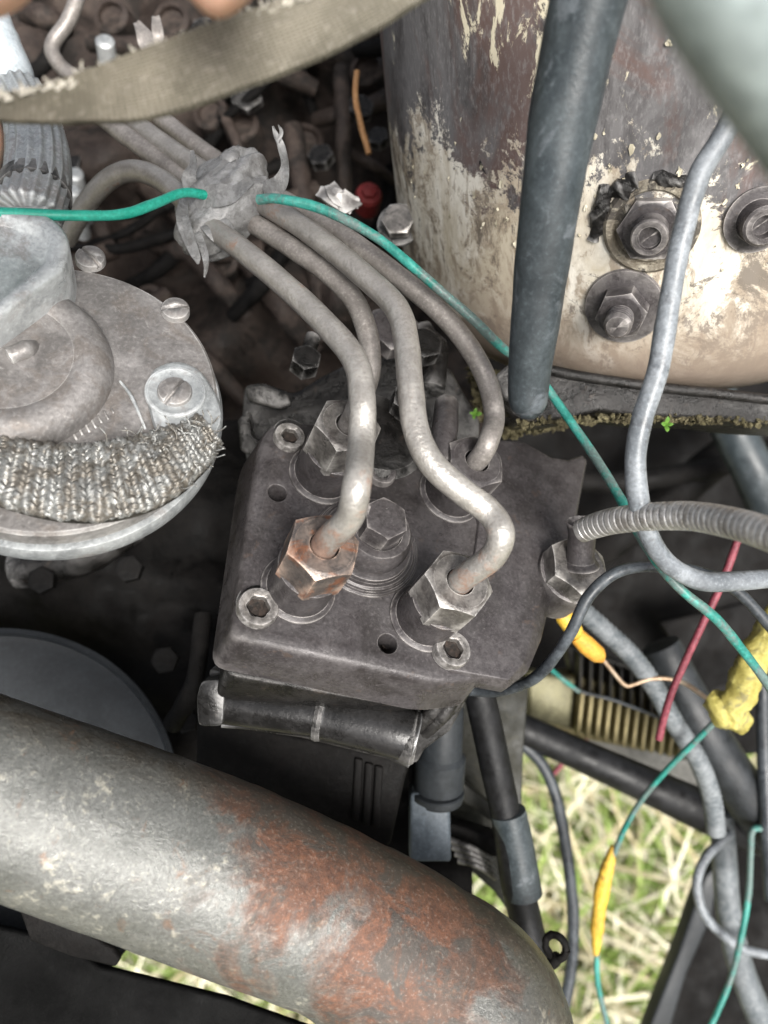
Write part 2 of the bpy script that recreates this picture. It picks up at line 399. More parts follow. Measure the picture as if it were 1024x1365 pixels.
def tank_mat():
    m, t, b = NT('peeling_cream_paint_over_rust')
    tc = t.nodes.new('ShaderNodeTexCoord').outputs['Object']
    sx = t.nodes.new('ShaderNodeSeparateXYZ'); t.links.new(tc, sx.inputs[0])
    mp = t.nodes.new('ShaderNodeMapping'); mp.inputs['Scale'].default_value = (1, 1, .45); t.links.new(tc, mp.inputs[0]); v = mp.outputs[0]
    n0 = nz(t, v, 16, 6, .65, .7); n1 = nz(t, v, 48, 9, .72, .8); n2 = nz(t, v, 190, 7, .7, .5); n3 = nz(t, v, 900, 4, .7)
    cream = mix(t, ramp(t, n1, .42, .58), (.46, .41, .32), (.68, .65, .58))
    stain = mth(t, 'ADD', mth(t, 'ADD', mth(t, 'MULTIPLY', n0, .6), mth(t, 'MULTIPLY', n2, .4)), ramp(t, mth(t, 'ADD', sx.outputs[0], .02), -.02, .06, -.01, .05))
    cream = mix(t, ramp(t, stain, .46, .56, 0, .8), cream, (.34, .285, .22))
    cream = mix(t, ramp(t, n2, .53, .60, 0, .65), cream, (.20, .155, .11))
    cream = mix(t, ramp(t, nz(t, v, 70, 8, .75, 1.2), .59, .62, 0, .85), cream, (.09, .075, .065))
    dark = mix(t, ramp(t, n1, .42, .56), (.042, .040, .042), (.115, .112, .115))
    dark = mix(t, ramp(t, nz(t, v, 26, 6, .7, .8), .50, .58, 0, .7), dark, (.10, .055, .045))
    dark = mix(t, ramp(t, n3, .5, .65, 0, .5), dark, (.2, .19, .19))
    pa = mth(t, 'ADD', mth(t, 'MULTIPLY', nz(t, v, 30, 3), .5), mth(t, 'MULTIPLY', nz(t, v, 110, 8, .75, .8), .5))
    dark = mix(t, ramp(t, pa, .565, .585, 0, .95), dark, (.58, .53, .40))
    # local z: 0 at the foot rising towards the top; x: left to right
    pk = nz(t, tc, 55, 12, .82, .3); pl_ = nz(t, tc, 34, 12, .84, .5)
    k = mth(t, 'ADD', sx.outputs[2], mth(t, 'MULTIPLY', mth(t, 'SUBTRACT', n0, .5), .07))
    k = mth(t, 'ADD', k, mth(t, 'MULTIPLY', mth(t, 'SUBTRACT', pk, .5), .16))
    k = mth(t, 'ADD', k, mth(t, 'MULTIPLY', mth(t, 'MAXIMUM', mth(t, 'ADD', sx.outputs[0], .035), 0), .75))
    bias = mth(t, 'ADD', ramp(t, sx.outputs[0], -.035, .03, -.035, .035), ramp(t, sx.outputs[2], .0, .035, .03, 0))
    left = ramp(t, sx.outputs[0], -.085, -.055, .05, 0)
    blot = mth(t, 'ADD', pl_, mth(t, 'ADD', bias, left))
    cream = mix(t, ramp(t, blot, .50, .53, 0, .7), cream, (.25, .20, .145))
    cream = mix(t, ramp(t, blot, .545, .57, 0, .85), cream, (.11, .092, .075))
    cream = mix(t, ramp(t, mth(t, 'ADD', nz(t, tc, 90, 10, .8, .6), bias), .57, .59, 0, .8), cream, (.06, .05, .045))
    f = ramp(t, k, .052, .055)
    col = mix(t, f, cream, dark)
    # brown grime low down by the foot
    low = ramp(t, mth(t, 'ADD', sx.outputs[2], mth(t, 'MULTIPLY', n1, .03)), .014, .040, .9, 0)
    col = mix(t, low, col, (.24, .19, .15))
    col = mix(t, ramp(t, n3, .4, .65, .10, 0), col, (.12, .1, .09))
    t.links.new(col, b.inputs['Base Color'])
    t.links.new(ramp(t, n1, .3, .7, .38, .7), b.inputs['Roughness'])
    h = mth(t, 'ADD', mth(t, 'MULTIPLY', f, -.6), mth(t, 'ADD', mth(t, 'MULTIPLY', n1, .7), mth(t, 'MULTIPLY', n2, .25)))
    bump(t, b, h, .5, .0006)
    return m
M['tank'] = tank_mat()
M['bossdirt'] = dirty('grimy_cream_paint', (.16, .135, .10), (.45, .41, .33), (.5, .7), 0, 160, 900, .6, .0006, spots=(((.04, .035, .032), 150, .5, .58, .9),))

def pipe_rust_mat():
    """bare pipe with rust towards its union (UV u = metres from the union)"""
    m, t, b = NT('steel_pipe_rusting_at_union')
    tc = t.nodes.new('ShaderNodeTexCoord').outputs['UV']; oc = t.nodes.new('ShaderNodeTexCoord').outputs['Object']
    sx = t.nodes.new('ShaderNodeSeparateXYZ'); t.links.new(tc, sx.inputs[0])
    n1 = nz(t, oc, 140, 8, .7, .4); n2 = nz(t, oc, 1100, 3); n3 = nz(t, oc, 60, 4)
    col = mix(t, ramp(t, n1, .42, .58), (.31, .295, .275), (.44, .42, .39))
    col = mix(t, ramp(t, sx.outputs[0], .035, .11, 0, .5), col, (.22, .20, .185))
    col = mix(t, ramp(t, n2, .38, .52, .3, 0), col, (.18, .16, .14))
    z = mth(t, 'ADD', ramp(t, sx.outputs[0], .004, .042, .10, -.06), mth(t, 'MULTIPLY', n3, .4))
    z = mth(t, 'ADD', z, mth(t, 'MULTIPLY', n1, .6))
    r = ramp(t, z, .53, .60, 0, .75)
    col = mix(t, r, col, mix(t, ramp(t, n1, .4, .6), (.17, .085, .055), (.30, .17, .115)))
    t.links.new(col, b.inputs['Base Color']); b.inputs['Metallic'].default_value = .5
    t.links.new(ramp(t, mth(t, 'ADD', r, mth(t, 'MULTIPLY', n1, .5)), .2, 1.2, .33, .62), b.inputs['Roughness'])
    bump(t, b, mth(t, 'ADD', n1, mth(t, 'MULTIPLY', n2, .4)), .7, .0006)
    return m
M['piperust'] = pipe_rust_mat()

def ground_mat():
    m, t, b = NT('earth')
    tc = t.nodes.new('ShaderNodeTexCoord').outputs['Object']
    n1 = nz(t, tc, 12, 6); n2 = nz(t, tc, 90, 5)
    col = mix(t, ramp(t, n1, .35, .65), (.08, .065, .04), (.09, .12, .03)); col = mix(t, ramp(t, n2, .4, .65, 0, .7), col, (.28, .24, .14))
    t.links.new(col, b.inputs['Base Color']); b.inputs['Roughness'].default_value = .95
    bump(t, b, n2, .8, .01); return m
def blade_mat(name, a, c):
    m, t, b = NT(name)
    at = t.nodes.new('ShaderNodeAttribute'); at.attribute_name = 'tint'
    col = mix(t, at.outputs['Fac'], a, c); t.links.new(col, b.inputs['Base Color']); b.inputs['Roughness'].default_value = .6
    tr = t.nodes.new('ShaderNodeBsdfTranslucent'); t.links.new(col, tr.inputs[0]); ms = t.nodes.new('ShaderNodeMixShader'); ms.inputs[0].default_value = .25
    out = t.nodes['Material Output']; t.links.new(b.outputs[0], ms.inputs[1]); t.links.new(tr.outputs[0], ms.inputs[2]); t.links.new(ms.outputs[0], out.inputs[0])
    return m

def add_uv(o, seg, lens):
    """UV for tubes built by tube_geo: u = metres along, v = 0..1 around"""
    me = o.data; uv = me.uv_layers.new(name='UVMap'); n = len(lens)
    for p in me.polygons:
        ks = [me.loops[l].vertex_index for l in p.loop_indices]
        wrap = any(k % seg == seg - 1 for k in ks if k < n * seg) and any(k % seg == 0 for k in ks if k < n * seg)
        for l in p.loop_indices:
            k = me.loops[l].vertex_index
            if k >= n * seg: uv.data[l].uv = (lens[-1] if k > n * seg else lens[0], .5); continue
            i, j = divmod(k, seg); vv = j / seg
            if wrap and j == 0: vv = 1
            uv.data[l].uv = (lens[i], vv)
def tube_uv(name, pts, r, m, parent=None, seg=16, res=6, **kw):
    V, Fc = tube_geo(pts, r, seg=seg, res=res, **kw)
    n = (len(pts) - 1) * res + 1
    cs = [sum((Vector(V[i * seg + k]) for k in range(seg)), Vector()) / seg for i in range(n)]
    L = [0.]
    for i in range(1, n): L.append(L[-1] + (cs[i] - cs[i - 1]).length)
    o = mk(name, V, Fc, m, parent, angle=60); add_uv(o, seg, L); return o

# ================================================================= SETTING
gm = ground_mat()
N = 60; V = []; Fc = []
for i in range(N + 1):
    for j in range(N + 1):
        x = (i / N - .5); y = (j / N - .5)
        x = x * abs(x) * 4 * 20; y = y * abs(y) * 4 * 20 + .1
        V.append((x, y, .012 * noise.noise(Vector((x * 5, y * 5, 0)))))
for i in range(N):
    for j in range(N): Fc.append((i * (N + 1) + j, (i + 1) * (N + 1) + j, (i + 1) * (N + 1) + j + 1, i * (N + 1) + j + 1))
g = mk('ground', V, Fc, gm, M=Matrix.Identity(4)); tag(g, kind='structure')

def blades(name, label, n, area, length, width, lean, m, seed):
    rs = np.random.RandomState(seed); V = []; Fc = []; tint = []
    for q in range(n):
        x = rs.uniform(area[0], area[1]); y = rs.uniform(area[2], area[3])
        L = length * rs.uniform(.5, 1.3); wd = width * rs.uniform(.5, 1.3); az = rs.uniform(0, 2 * pi); ln = lean * rs.uniform(.6, 1.15)
        d = Vector((cos(az), sin(az), 0)); sd_ = Vector((-sin(az), cos(az), 0)); tw = rs.uniform(-.8, .8)
        p = Vector((x, y, rs.uniform(0, .02))); b0 = len(V); k = 4
        curv = rs.uniform(-.5, .9); el = pi / 2 - ln
        for i in range(k + 1):
            s = i / k; ww = wd * (1 - s ** 2 * .9) / 2
            sv = (sd_ * cos(tw * s) + Vector((0, 0, 1)) * sin(tw * s)) * ww
            V.append(p - sv); V.append(p + sv)
            e = el - curv * s; p = p + (d * cos(e) + Vector((0, 0, 1)) * sin(e)) * (L / k)
            if p.z < .004: p.z = .004 + rs.uniform(0, .004)
        for i in range(k): Fc.append((b0 + 2 * i, b0 + 2 * i + 1, b0 + 2 * i + 3, b0 + 2 * i + 2))
        tint += [rs.uniform()] * (2 * (k + 1))
    me = bpy.data.meshes.new(name); me.from_pydata(V, [], Fc); me.update()
    at = me.attributes.new('tint', 'FLOAT', 'POINT'); at.data.foreach_set('value', tint)
    me.materials.append(m); o = bpy.data.objects.new(name, me); put(o); tag(o, label, kind='stuff')
    return o
AREA = (-.85, .95, -.45, .75)
blades('grass', 'green grass blades growing below the engine', 14000, AREA, .075, .0065, .8, blade_mat('grass_blade', (.16, .25, .05), (.36, .46, .13)), 3)
blades('dry_straw', 'pale dry straw lying over the grass below the engine', 6500, AREA, .17, .0062, 1.38, blade_mat('straw_blade', (.52, .44, .26), (.88, .84, .68)), 4)

# ================================================================= INJECTION PUMP
th, ph = R(37), R(55)
PN = D(sin(th) * cos(ph), sin(th) * sin(ph), cos(th))
PO = P(500, 740, .215)
def Q(x, y, h=0.):
    r = ray(x, y); o = PO + PN * h
    return CAM + r * ((o - CAM).dot(PN) / r.dot(PN))
pu = (Q(605, 865) - Q(345, 808)); pu = (pu - PN * pu.dot(PN)).normalized()
pump = thing('injection_pump', 'dark oily diesel injection pump with square head, four valve holders and central plug', 'fuel pump', Q(430, 740, -.05))

def ringQ(px, h, grow=0):
    pts = [Q(x, y, 0) + PN * h for x, y in px]
    if grow:
        c = sum(pts, Vector()) / len(pts); pts = [p + (p - c).normalized() * grow for p in pts]
    return pts
def rounded(px, rad=14, k=4, only=None):
    out = []; n = len(px)
    for i, p in enumerate(px):
        if only is not None and i not in only: out.append(p); continue
        a = Vector(px[i - 1]); b = Vector(p); c = Vector(px[(i + 1) % n]); r = rad
        p0 = b + (a - b).normalized() * min(r, (a - b).length * .45); p1 = b + (c - b).normalized() * min(r, (c - b).length * .45)
        for s in range(k + 1):
            t = s / k; out.append(tuple((1 - t) ** 2 * p0 + 2 * t * (1 - t) * b + t * t * p1))
    return out
hp = rounded([(307, 850), (585, 911), (650, 905), (662, 602), (560, 582), (366, 558), (345, 590)], 20, 4)
head = loft('pump_head', [ringQ(hp, -.017, .0025), ringQ(hp, -.012, .0018), ringQ(hp, -.0022, .0004), ringQ(hp, -.0007, -.0003), ringQ(hp, 0, -.0016)], M['cast'], pump, angle=60)
cut = []
for (x, y) in ((370, 657), (517, 858)):
    V, Fc = lathe_geo([(.0027, -.009), (.0027, .004)], 24)
    cut.append(mk('cutter', V, Fc, M['hole'], None, M=frame(Q(x, y), PN)))
boolean_cut(head, cut)
head.data.shade_smooth() if hasattr(head.data, 'shade_smooth') else None
b = head.modifiers.new('bevel', 'BEVEL'); b.width = .0003; b.segments = 2; b.limit_method = 'ANGLE'; b.angle_limit = R(50)
# oily collars in the bores, with their shade put into the colour
for (x, y) in ((370, 657), (517, 858)):
    lathe('hole_sleeve', Q(x, y, -.0085), PN, [(.0001, 0), (.00262, 0), (.00262, .0015), (.0020, .0015), (.0001, .0008)], M['hole'], pump, 24)

# flange plate on the right (chamfer widens on its right side)
fo = [(580, 880), (597, 899), (680, 915), (708, 893), (726, 850), (736, 808), (742, 782), (756, 744), (772, 690), (786, 612), (778, 604), (757, 612), (733, 609), (712, 595), (697, 588), (668, 585), (610, 588), (622, 640), (634, 700), (628, 745), (600, 800), (578, 850)]
fi = [(583, 878), (600, 895), (676, 908), (696, 884), (707, 845), (716, 805), (726, 780), (748, 742), (764, 690), (779, 616), (774, 610), (756, 616), (733, 613), (711, 600), (696, 592), (669, 590), (613, 592), (624, 640), (637, 700), (631, 745), (603, 800), (581, 850)]
plate = loft('flange_plate', [ringQ(fo, -.0055), ringQ(fo, -.0018), ringQ(fi, .0012)], M['cast'], pump, smooth=True, bevel=.0004, seg=2, angle=20)

# lower casting: skirt, spindle tube, ribs
skirt = rounded([(300, 880), (575, 935), (650, 915), (680, 640), (380, 590), (350, 620)], 18, 4)
loft('pump_housing', [ringQ(skirt, -.075, -.008), ringQ(skirt, -.050, -.006), ringQ(skirt, -.030, -.004), ringQ(skirt, -.0165, -.0035)], M['castdark'], pump, angle=60, bevel=.001)
Dl = lambda x, y, k=0: (Q(x, y, -.017) - CAM).dot(-BACK) + k
dd = .222
tb = ptube('spindle_tube', [(278, 932, .226, 29), (300, 937, .226, 30), (420, 952, .224, 30), (435, 955, .224, 32), (520, 974, .222, 34), (552, 984, .222, 35)], None, M['castwet'], pump, seg=32, res=8, amp=.0001, nsc=90)
ptube('casting_lip', [(296, 966, .2225, 4), (360, 971, .222, 4), (430, 979, .221, 4), (500, 1000, .220, 4), (546, 1019, .2195, 5)], None, M['castwet'], pump, seg=12, res=6)
slab('end_lug', rounded([(268, 908), (294, 906), (300, 925), (297, 968), (264, 968), (262, 930)], 8, 3), .2185, .014, M['castwet'], pump, bevel=.0012)
tdir = (P(552, 984, .222) - P(278, 932, .226)).normalized()
lathe('tube_rib', P(427, 954, .224), tdir, [(.0060, -.0016), (.0071, -.0011), (.0074, 0), (.0071, .0011), (.0060, .0016)], M['castdark'], pump, 32)
lathe('tube_mouth', P(546, 983, .222), tdir, [(.0068, -.003), (.0077, -.001), (.0078, .001), (.0070, .0022), (.0045, .0024), (.0042, 0)], M['castdark'], pump, 32)
slab('web', [(278, 893), (420, 915), (600, 930), (618, 915), (622, 935), (600, 975), (566, 1000), (556, 1018), (530, 1016), (400, 984), (285, 968)], .2285, .03, M['castdark'], pump, bevel=.001)
for i, (x, y) in enumerate(((585, 940), (598, 945), (612, 932))):
    ptube('casting_rib', [(x - 40, y + 40, .232, 10), (x - 8, y + 8, .226, 10), (x + 15, y - 22, .224, 8)], None, M['castdark'], pump, seg=12, res=6)
slab('lower_casting', [(262, 958), (330, 968), (535, 1012), (552, 1000), (540, 1040), (520, 1130), (420, 1130), (260, 1060)], .240, .04, M['black'], pump, bevel=.0015)
for i, (x, y) in enumerate(((478, 1046), (492, 1052), (505, 1056))):
    slab('lower_rib', [(x - 5, y - 35), (x + 6, y - 33), (x + 1, y + 50), (x - 9, y + 46)], .2385, .006, M['black'], pump, bevel=.0006)

# central plug
cb = Q(516, 689, .0170) - PN * .0170
lathe('plug_boss', cb, PN, [(.0155, -.001), (.0155, .0005), (.0150, .0010), (.0143, .0011), (.0140, .0018), (.0134, .0022), (.0124, .0022), (.0121, .0034), (.0112, .0038), (.0098, .0038)], M['cast'], pump, 64)
lathe('plug_disc', cb, PN, [(.0096, .0030), (.0104, .0040), (.0107, .0060), (.0105, .0080), (.0098, .0098), (.0090, .0108), (.0082, .0110), (.0068, .0108), (.0066, .0098), (.0050, .0098)], M['cast'], pump, 64)
hexnut('plug_hex', cb + PN * .0098, PN, .0064, .0068, M['cast'], pump, rot=.62, ch=.3)
# socket screws
def socket_screw(x, y, r=.0053, label=None, h=.0022, mt=None):
    o = Q(x, y, h); mt = mt or M['screw']
    V, Fc = lathe_geo([(r, -.003), (r, -.0006), (r * .93, 0), (r * .74, .0001), (r * .56, -.0003), (r * .52, -.0009), (r * .5, -.0025)], 36)
    # hexalobular recess
    seg = 36; n = 7
    for ringi in (4, 5, 6):
        for k in range(seg):
            a = 2 * pi * k / seg; q = 1 + .06 * cos(6 * a); v = V[ringi * seg + k]; V[ringi * seg + k] = (v[0] * q, v[1] * q, v[2])
    s = mk('screw', V, Fc, mt, pump, M=frame(o, PN), angle=35)
    lathe('socket', Q(x, y, h - .0024), PN, [(r * .56, 0), (r * .56, .0007), (.0001, .0006)], M['hole'], s, 24)  # oily disc, socket shade put into its dark colour
    lathe('screw_washer', Q(x, y, h - .0032), PN, [(r * 1.05, 0), (r * 1.12, .0002), (r * 1.12, .0008), (r * 1.02, .001)], M['castdark'], s, 36)
    return s
socket_screw(345, 808); socket_screw(605, 864, .0052, h=.0034); socket_screw(387, 580, .0046); socket_screw(510, 627, .0046, mt=M['cast'])

# valve holders (part of the pump)
tops = [(433, 727, .0245, M['nutrust']), (614, 775, .0235, M['nut']), (466, 566, .0250, M['nut']), (636, 614, .0190, M['cast'])]
valves = []
for i, (x, y, H, mt) in enumerate(tops):
    b0 = Q(x, y, H) - PN * H
    lathe('valve_holder', b0, PN, [(.0100, -.0005), (.0100, .0006), (.0092, .0012), (.0086, .0014), (.0086, H * .55), (.0080, H * .58), (.0070, H * .6)], M['cast'], pump, 44)
    valves.append(b0)

# ================================================================= INJECTOR PIPES
GP = 'injector pipes from the pump'
def nutdepth(i): return -(valves[i] + PN * tops[i][2] - CAM).dot(BACK)
def injector(i, label, rest, m, rr=.00325, nutm=None):
    x, y, H, mt = tops[i]; b0 = valves[i]
    tp = b0 + PN * H
    t = thing('injector_pipe', label, 'fuel pipe', tp, GP)
    hn = hexnut('union_nut', b0 + PN * H * .50, PN, .0093, H * .50, mt, t, rot=(.35, .95, .2, .5)[i], bore=.0037, depth=.004, ch=.62)
    pts = [tp - PN * .004, tp + PN * .0035] + [P(*q) for q in rest]
    tube_uv('pipe', pts, rr, m, t, seg=18, res=7, amp=.00008, nsc=180)
    return t
nd = [nutdepth(i) for i in range(4)]
injector(0, 'front left injector pipe, bare bright steel with rusty copper brown union nut', [
    (466, 690, nd[0] - .009), (476, 645, nd[0] - .013), (482, 590, .182), (483, 535, .184), (473, 480, .189), (430, 428, .197), (385, 385, .205), (335, 343, .213), (295, 312, .221), (262, 285, .226),
    (225, 247, .232), (185, 228, .238), (150, 236, .243), (118, 268, .25), (88, 320, .26)], M['piperust'])
injector(1, 'front right injector pipe with sharp S bend down to the bright union nut', [
    (656, 742, nd[1] - .008), (668, 712, nd[1] - .011), (652, 682, .183), (612, 652, .182), (575, 617, .182), (554, 570, .184), (547, 510, .188), (541, 450, .194), (528, 410, .199), (490, 372, .206), (440, 330, .214), (395, 297, .221), (345, 268, .228),
    (290, 240, .236), (240, 208, .243), (190, 172, .25), (145, 135, .258)], M['piperust'])
injector(2, 'rear left injector pipe running behind the bare front left pipe', [
    (476, 545, nd[2] - .004), (487, 518, .212), (494, 488, .213), (490, 445, .214), (473, 402, .216), (440, 366, .219), (395, 334, .223), (350, 305, .228), (310, 282, .233),
    (262, 252, .24), (215, 215, .245), (160, 175, .25), (120, 140, .257)], M['steelR'], .0030)
injector(3, 'rear right injector pipe sweeping wide in an arc past the peeling drum', [
    (652, 586, nd[3] - .004), (659, 555, .222), (650, 510, .22), (625, 462, .219), (590, 420, .219), (545, 380, .221), (495, 341, .224), (440, 303, .228), (390, 274, .233), (345, 250, .238),
    (300, 222, .245), (255, 190, .252), (215, 158, .26)], M['steelR'], .0030)

# ---------------- tape knot
tw = thing('tape_wrap', 'crumpled grey tape binding the injector pipes and green wire together', 'tape', P(300, 265, .232))
ax = (P(345, 300, .222) - P(262, 240, .236)).normalized()
fr = frame(P(297, 272, .229), ax, D(.6, .8, 0)); V = []; Fc = []; nr, ns = 26, 56
for i in range(nr + 1):
    z = (i / nr - .5); rr = (1 - (abs(z) * 2) ** 3 * .35)
    for k in range(ns):
        a = 2 * pi * k / ns
        q = 1 + .2 * noise.noise(Vector((cos(a) * 2.2, sin(a) * 2.2, z * 5))) + .09 * abs(noise.noise(Vector((cos(a) * 3 + z * 4, sin(a) * 3, z * 14 + 5)))) + .05 * ((z * 7 + a / 6.28 * 2) % 1.0)
        V.append(Vector((cos(a) * .0162 * rr * q - .0012 * sin(z * 5), sin(a) * .0085 * rr * q, z * .0205 * (1 + .2 * noise.noise(Vector((cos(a) * 2, sin(a) * 2, 3)))))))
for i in range(nr):
    for k in range(ns): Fc.append((i * ns + k, i * ns + (k + 1) % ns, (i + 1) * ns + (k + 1) % ns, (i + 1) * ns + k))
Fc.append(tuple(range(ns))); Fc.append(tuple(range(nr * ns, (nr + 1) * ns)))
mk('wrap_body', V, Fc, M['tape'], tw, M=fr, angle=180)
def ribbon(name, pp, wpx, m, parent, thick=.0004, side=None):
    pts, _ = catmull([P(*q[:3]) for q in pp], 6); n = len(pts); Vv = []; Ff = []
    ws, _ = catmull([Vector((a, 0, 0)) for a in wpx], 6)
    for i in range(n):
        T = (pts[min(i + 1, n - 1)] - pts[max(i - 1, 0)]).normalized()
        sv = T.cross(BACK + RIGHT * .5 * sin(i * .35)).normalized() if side is None else (side - T * side.dot(T)).normalized()
        nn = T.cross(sv).normalized(); wd = ws[i].x / 2 * .22 / FPX
        for a, bq in ((-1, 1), (0, 1.9), (1, 1), (1, -1), (0, -.1), (-1, -1)):
            Vv.append(pts[i] + sv * wd * a + nn * thick * bq * .5)
    for i in range(n - 1):
        for k in range(6): Ff.append((i * 6 + k, i * 6 + (k + 1) % 6, (i + 1) * 6 + (k + 1) % 6, (i + 1) * 6 + k))
    Ff.append(tuple(range(6))); Ff.append(tuple(range((n - 1) * 6, n * 6)))
    return mk(name, Vv, Ff, m, parent, angle=60)
ribbon('tape_tail', [(352, 258, .222), (372, 245, .219), (380, 222, .217), (375, 195, .214), (368, 180, .213), (364, 168, .212)], [30, 22, 12, 10, 7, 2], M['tape'], tw)
ribbon('tape_tail', [(371, 190, .2135), (375, 176, .213), (371, 166, .212)], [4, 5, 1], M['tape'], tw)
ribbon('tape_tail', [(262, 262, .224), (252, 240, .222), (258, 220, .221), (256, 200, .220)], [26, 20, 13, 5], M['tape'], tw)
ribbon('tape_tail', [(248, 255, .226), (243, 285, .219), (250, 312, .217), (261, 340, .216), (264, 352, .216)], [8, 16, 18, 12, 3], M['tape'], tw)
ribbon('tape_tail', [(262, 310, .220), (272, 335, .217), (275, 352, .216), (273, 370, .216)], [12, 10, 7, 2], M['tape'], tw)
ribbon('tape_fold', [(268, 292, .2215), (285, 300, .2195), (300, 315, .2195), (296, 330, .221)], [18, 34, 32, 14], M['tape'], tw)
ribbon('tape_fold', [(262, 275, .221), (282, 262, .2185), (310, 258, .218), (335, 240, .2195)], [14, 30, 26, 12], M['tape'], tw)
ptube('tape_roll', [(300, 240, .226, 12), (307, 215, .226, 15), (315, 200, .227, 9)], None, M['tape'], tw, seg=18, res=5, amp=.001, nsc=200)

# ================================================================= WIRES
def wire(name, label, cat, pp, r, m, group=None, **kw):
    kw.setdefault('amp', .00022); kw.setdefault('nsc', 75)
    return tag(ptube(name, pp, r, m, None, **kw), label, cat, group)
wire('wire', 'bright green wire running from the left edge into the grey tape', 'wire', [(-60, 284, .185), (0, 284, .188), (90, 287, .193), (160, 286, .2), (205, 272, .207), (245, 257, .214), (285, 262, .222)], .0014, M['green'])
gw = [(345, 266, .214), (372, 265, .211), (430, 279, .211), (500, 315, .211), (560, 364, .211), (630, 425, .213), (668, 462, .217), (715, 500, .225), (770, 575, .222), (820, 652, .210), (862, 728, .2), (905, 783, .198), (955, 825, .2), (1000, 880, .205), (1040, 935, .21)]
wire('wire', 'long grimy teal wire crossing from the tape past the black strut to the right edge', 'wire', gw, .00135, M['greendirty'], res=8)
wire('cable', 'light grey cable hanging in an S in front of the peeling drum', 'cable', [(1010, 80, .165), (968, 172, .17), (932, 235, .173), (908, 320, .176), (893, 400, .178), (878, 490, .18), (856, 560, .182), (847, 620, .184), (857, 690, .187), (885, 745, .19), (930, 773, .193), (980, 775, .196), (1060, 768, .2)], .0025, M['cable'], res=9)
wire('cable', 'thin black cable looping from under the flange plate up and across right', 'cable', [(560, 905, .25), (640, 922, .245), (690, 915, .232), (725, 893, .222), (760, 845, .214), (785, 795, .212), (825, 762, .212), (880, 755, .214), (940, 765, .215), (985, 790, .216), (1040, 850, .218)], .00165, M['cabledark'], res=8)
# armoured conduit
cp = [P(775, 708, .2035), P(793, 701, .200), P(820, 694, .194), (P(865, 689, .185)), P(920, 688, .175), P(975, 697, .163), P(1030, 714, .152), P(1090, 740, .142)]
ct = thing('armoured_conduit', 'ribbed bare metal conduit curving right from the hex fitting', 'conduit', cp[0])
def ridges(s, a):
    u = (s / .00185) % 1.0
    return 1.0 if u < .78 else 1 - .09 * math.sin((u - .78) / .22 * pi)
V, Fc = tube_geo(cp, [.0031, .0033, .0034, .0034, .0034, .0034, .0034, .0034], seg=24, res=50, rfun=ridges)
mk('spiral_armour', V, Fc, dirty('conduit_steel', (.42, .41, .40), (.60, .59, .57), (.3, .5), .6, 130, 1500, .3, .0002, spots=(((.17, .15, .13), 200, .5, .68, .6),)), ct, angle=80)
# hex fitting with collar on the pump
hf = Q(762, 762, .004)
fit_ = thing('pipe_fitting', 'large hexagonal steel fitting where the ribbed conduit meets the pump plate', 'pipe fitting', hf)
hexnut('hex_body', hf - PN * .001, PN, .0100, .0060, M['nut'], fit_, rot=.50, ch=.5)
lathe('fitting_base', hf - PN * .014, PN, [(.0085, 0), (.0098, .001), (.0100, .009), (.0098, .0128), (.0092, .0132), (.0070, .0132)], M['cast'], fit_, 48)
nk = hf + PN * .0045; ntg = P(777, 699, -(nk - CAM).dot(BACK) - .005); nkd = (ntg - nk).normalized(); nl = (ntg - nk).length
neck = lathe('fitting_neck', nk, nkd, [(.0058, 0), (.0054, .0008), (.0044, .0018), (.0040, .004), (.0040, nl - .003), (.0044, nl - .0012), (.0048, nl + .0004), (.0046, nl + .0008), (.0036, nl - .002), (.0030, nl - .004)], M['cast'], fit_, 40)
# ================================================================= EXHAUST PIPE
def edge_tube(pairs):
    pts = []; rad = []
    for (x0, y0, x1, y1, dist) in pairs:
        a = ray(x0, y0).normalized(); b_ = ray(x1, y1).normalized(); c = (a + b_).normalized()
        pts.append(CAM + c * dist); rad.append(dist * math.sin(a.angle(b_) / 2))
    return pts, rad
exp_, exr = edge_tube([(-220, 845, -318, 1090, .215), (-110, 885, -206, 1130, .212), (0, 925, -94, 1170, .212), (200, 993, 104, 1243, .215), (350, 1050, 254, 1299, .222), (500, 1120, 409, 1357, .232), (610, 1180, 492, 1420, .242), (700, 1240, 520, 1490, .252), (731, 1330, 500, 1560, .268), (735, 1460, 470, 1640, .29)])
ex = [(-260, 970, .187), (-120, 1015, .189), (0, 1062, .191), (150, 1118, .193), (310, 1180, .196), (445, 1230, .199), (540, 1284, .204), (604, 1362, .212), (622, 1470, .224), (622, 1600, .24)]
exh = thing('exhaust_pipe', 'thick rusty grey exhaust pipe bending down across the lower left', 'exhaust pipe', P(*ex[4]))
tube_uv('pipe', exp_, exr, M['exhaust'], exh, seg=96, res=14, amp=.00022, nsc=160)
# eyelet on the exhaust end
ey = P(741, 1262, .245); er = []
for k in range(13):
    a = 2 * pi * k / 12; er.append(ey + (RIGHT * cos(a) * .8 + UP * sin(a) + BACK * .5 * cos(a)) * .0036)
tube('hook_eye', er, .0012, M['black'], exh, seg=10, res=4, cap=False, amp=.0003, nsc=500)
ptube('hook_shank', [(744, 1275, .245), (736, 1284, .246), (722, 1288, .248), (700, 1290, .25)], .0019, M['black'], exh, seg=10, res=4)

# black beam lower left
bm_ = thing('chassis_rail', 'black steel rail below the exhaust pipe in the lower left corner', 'chassis rail', P(150, 1320, .27))
slab('rail_plate', [(-200, 1185), (0, 1238), (60, 1251), (96, 1264), (130, 1290), (300, 1332), (440, 1382), (600, 1420), (600, 1600), (-200, 1600)], .235, .003, M['railblack'], bm_, bevel=.001)
slab('rail_bracket', [(20, 1200), (70, 1215), (150, 1266), (160, 1279), (154, 1290), (95, 1276), (40, 1255)], .230, .003, M['black'], bm_, bevel=.0008)

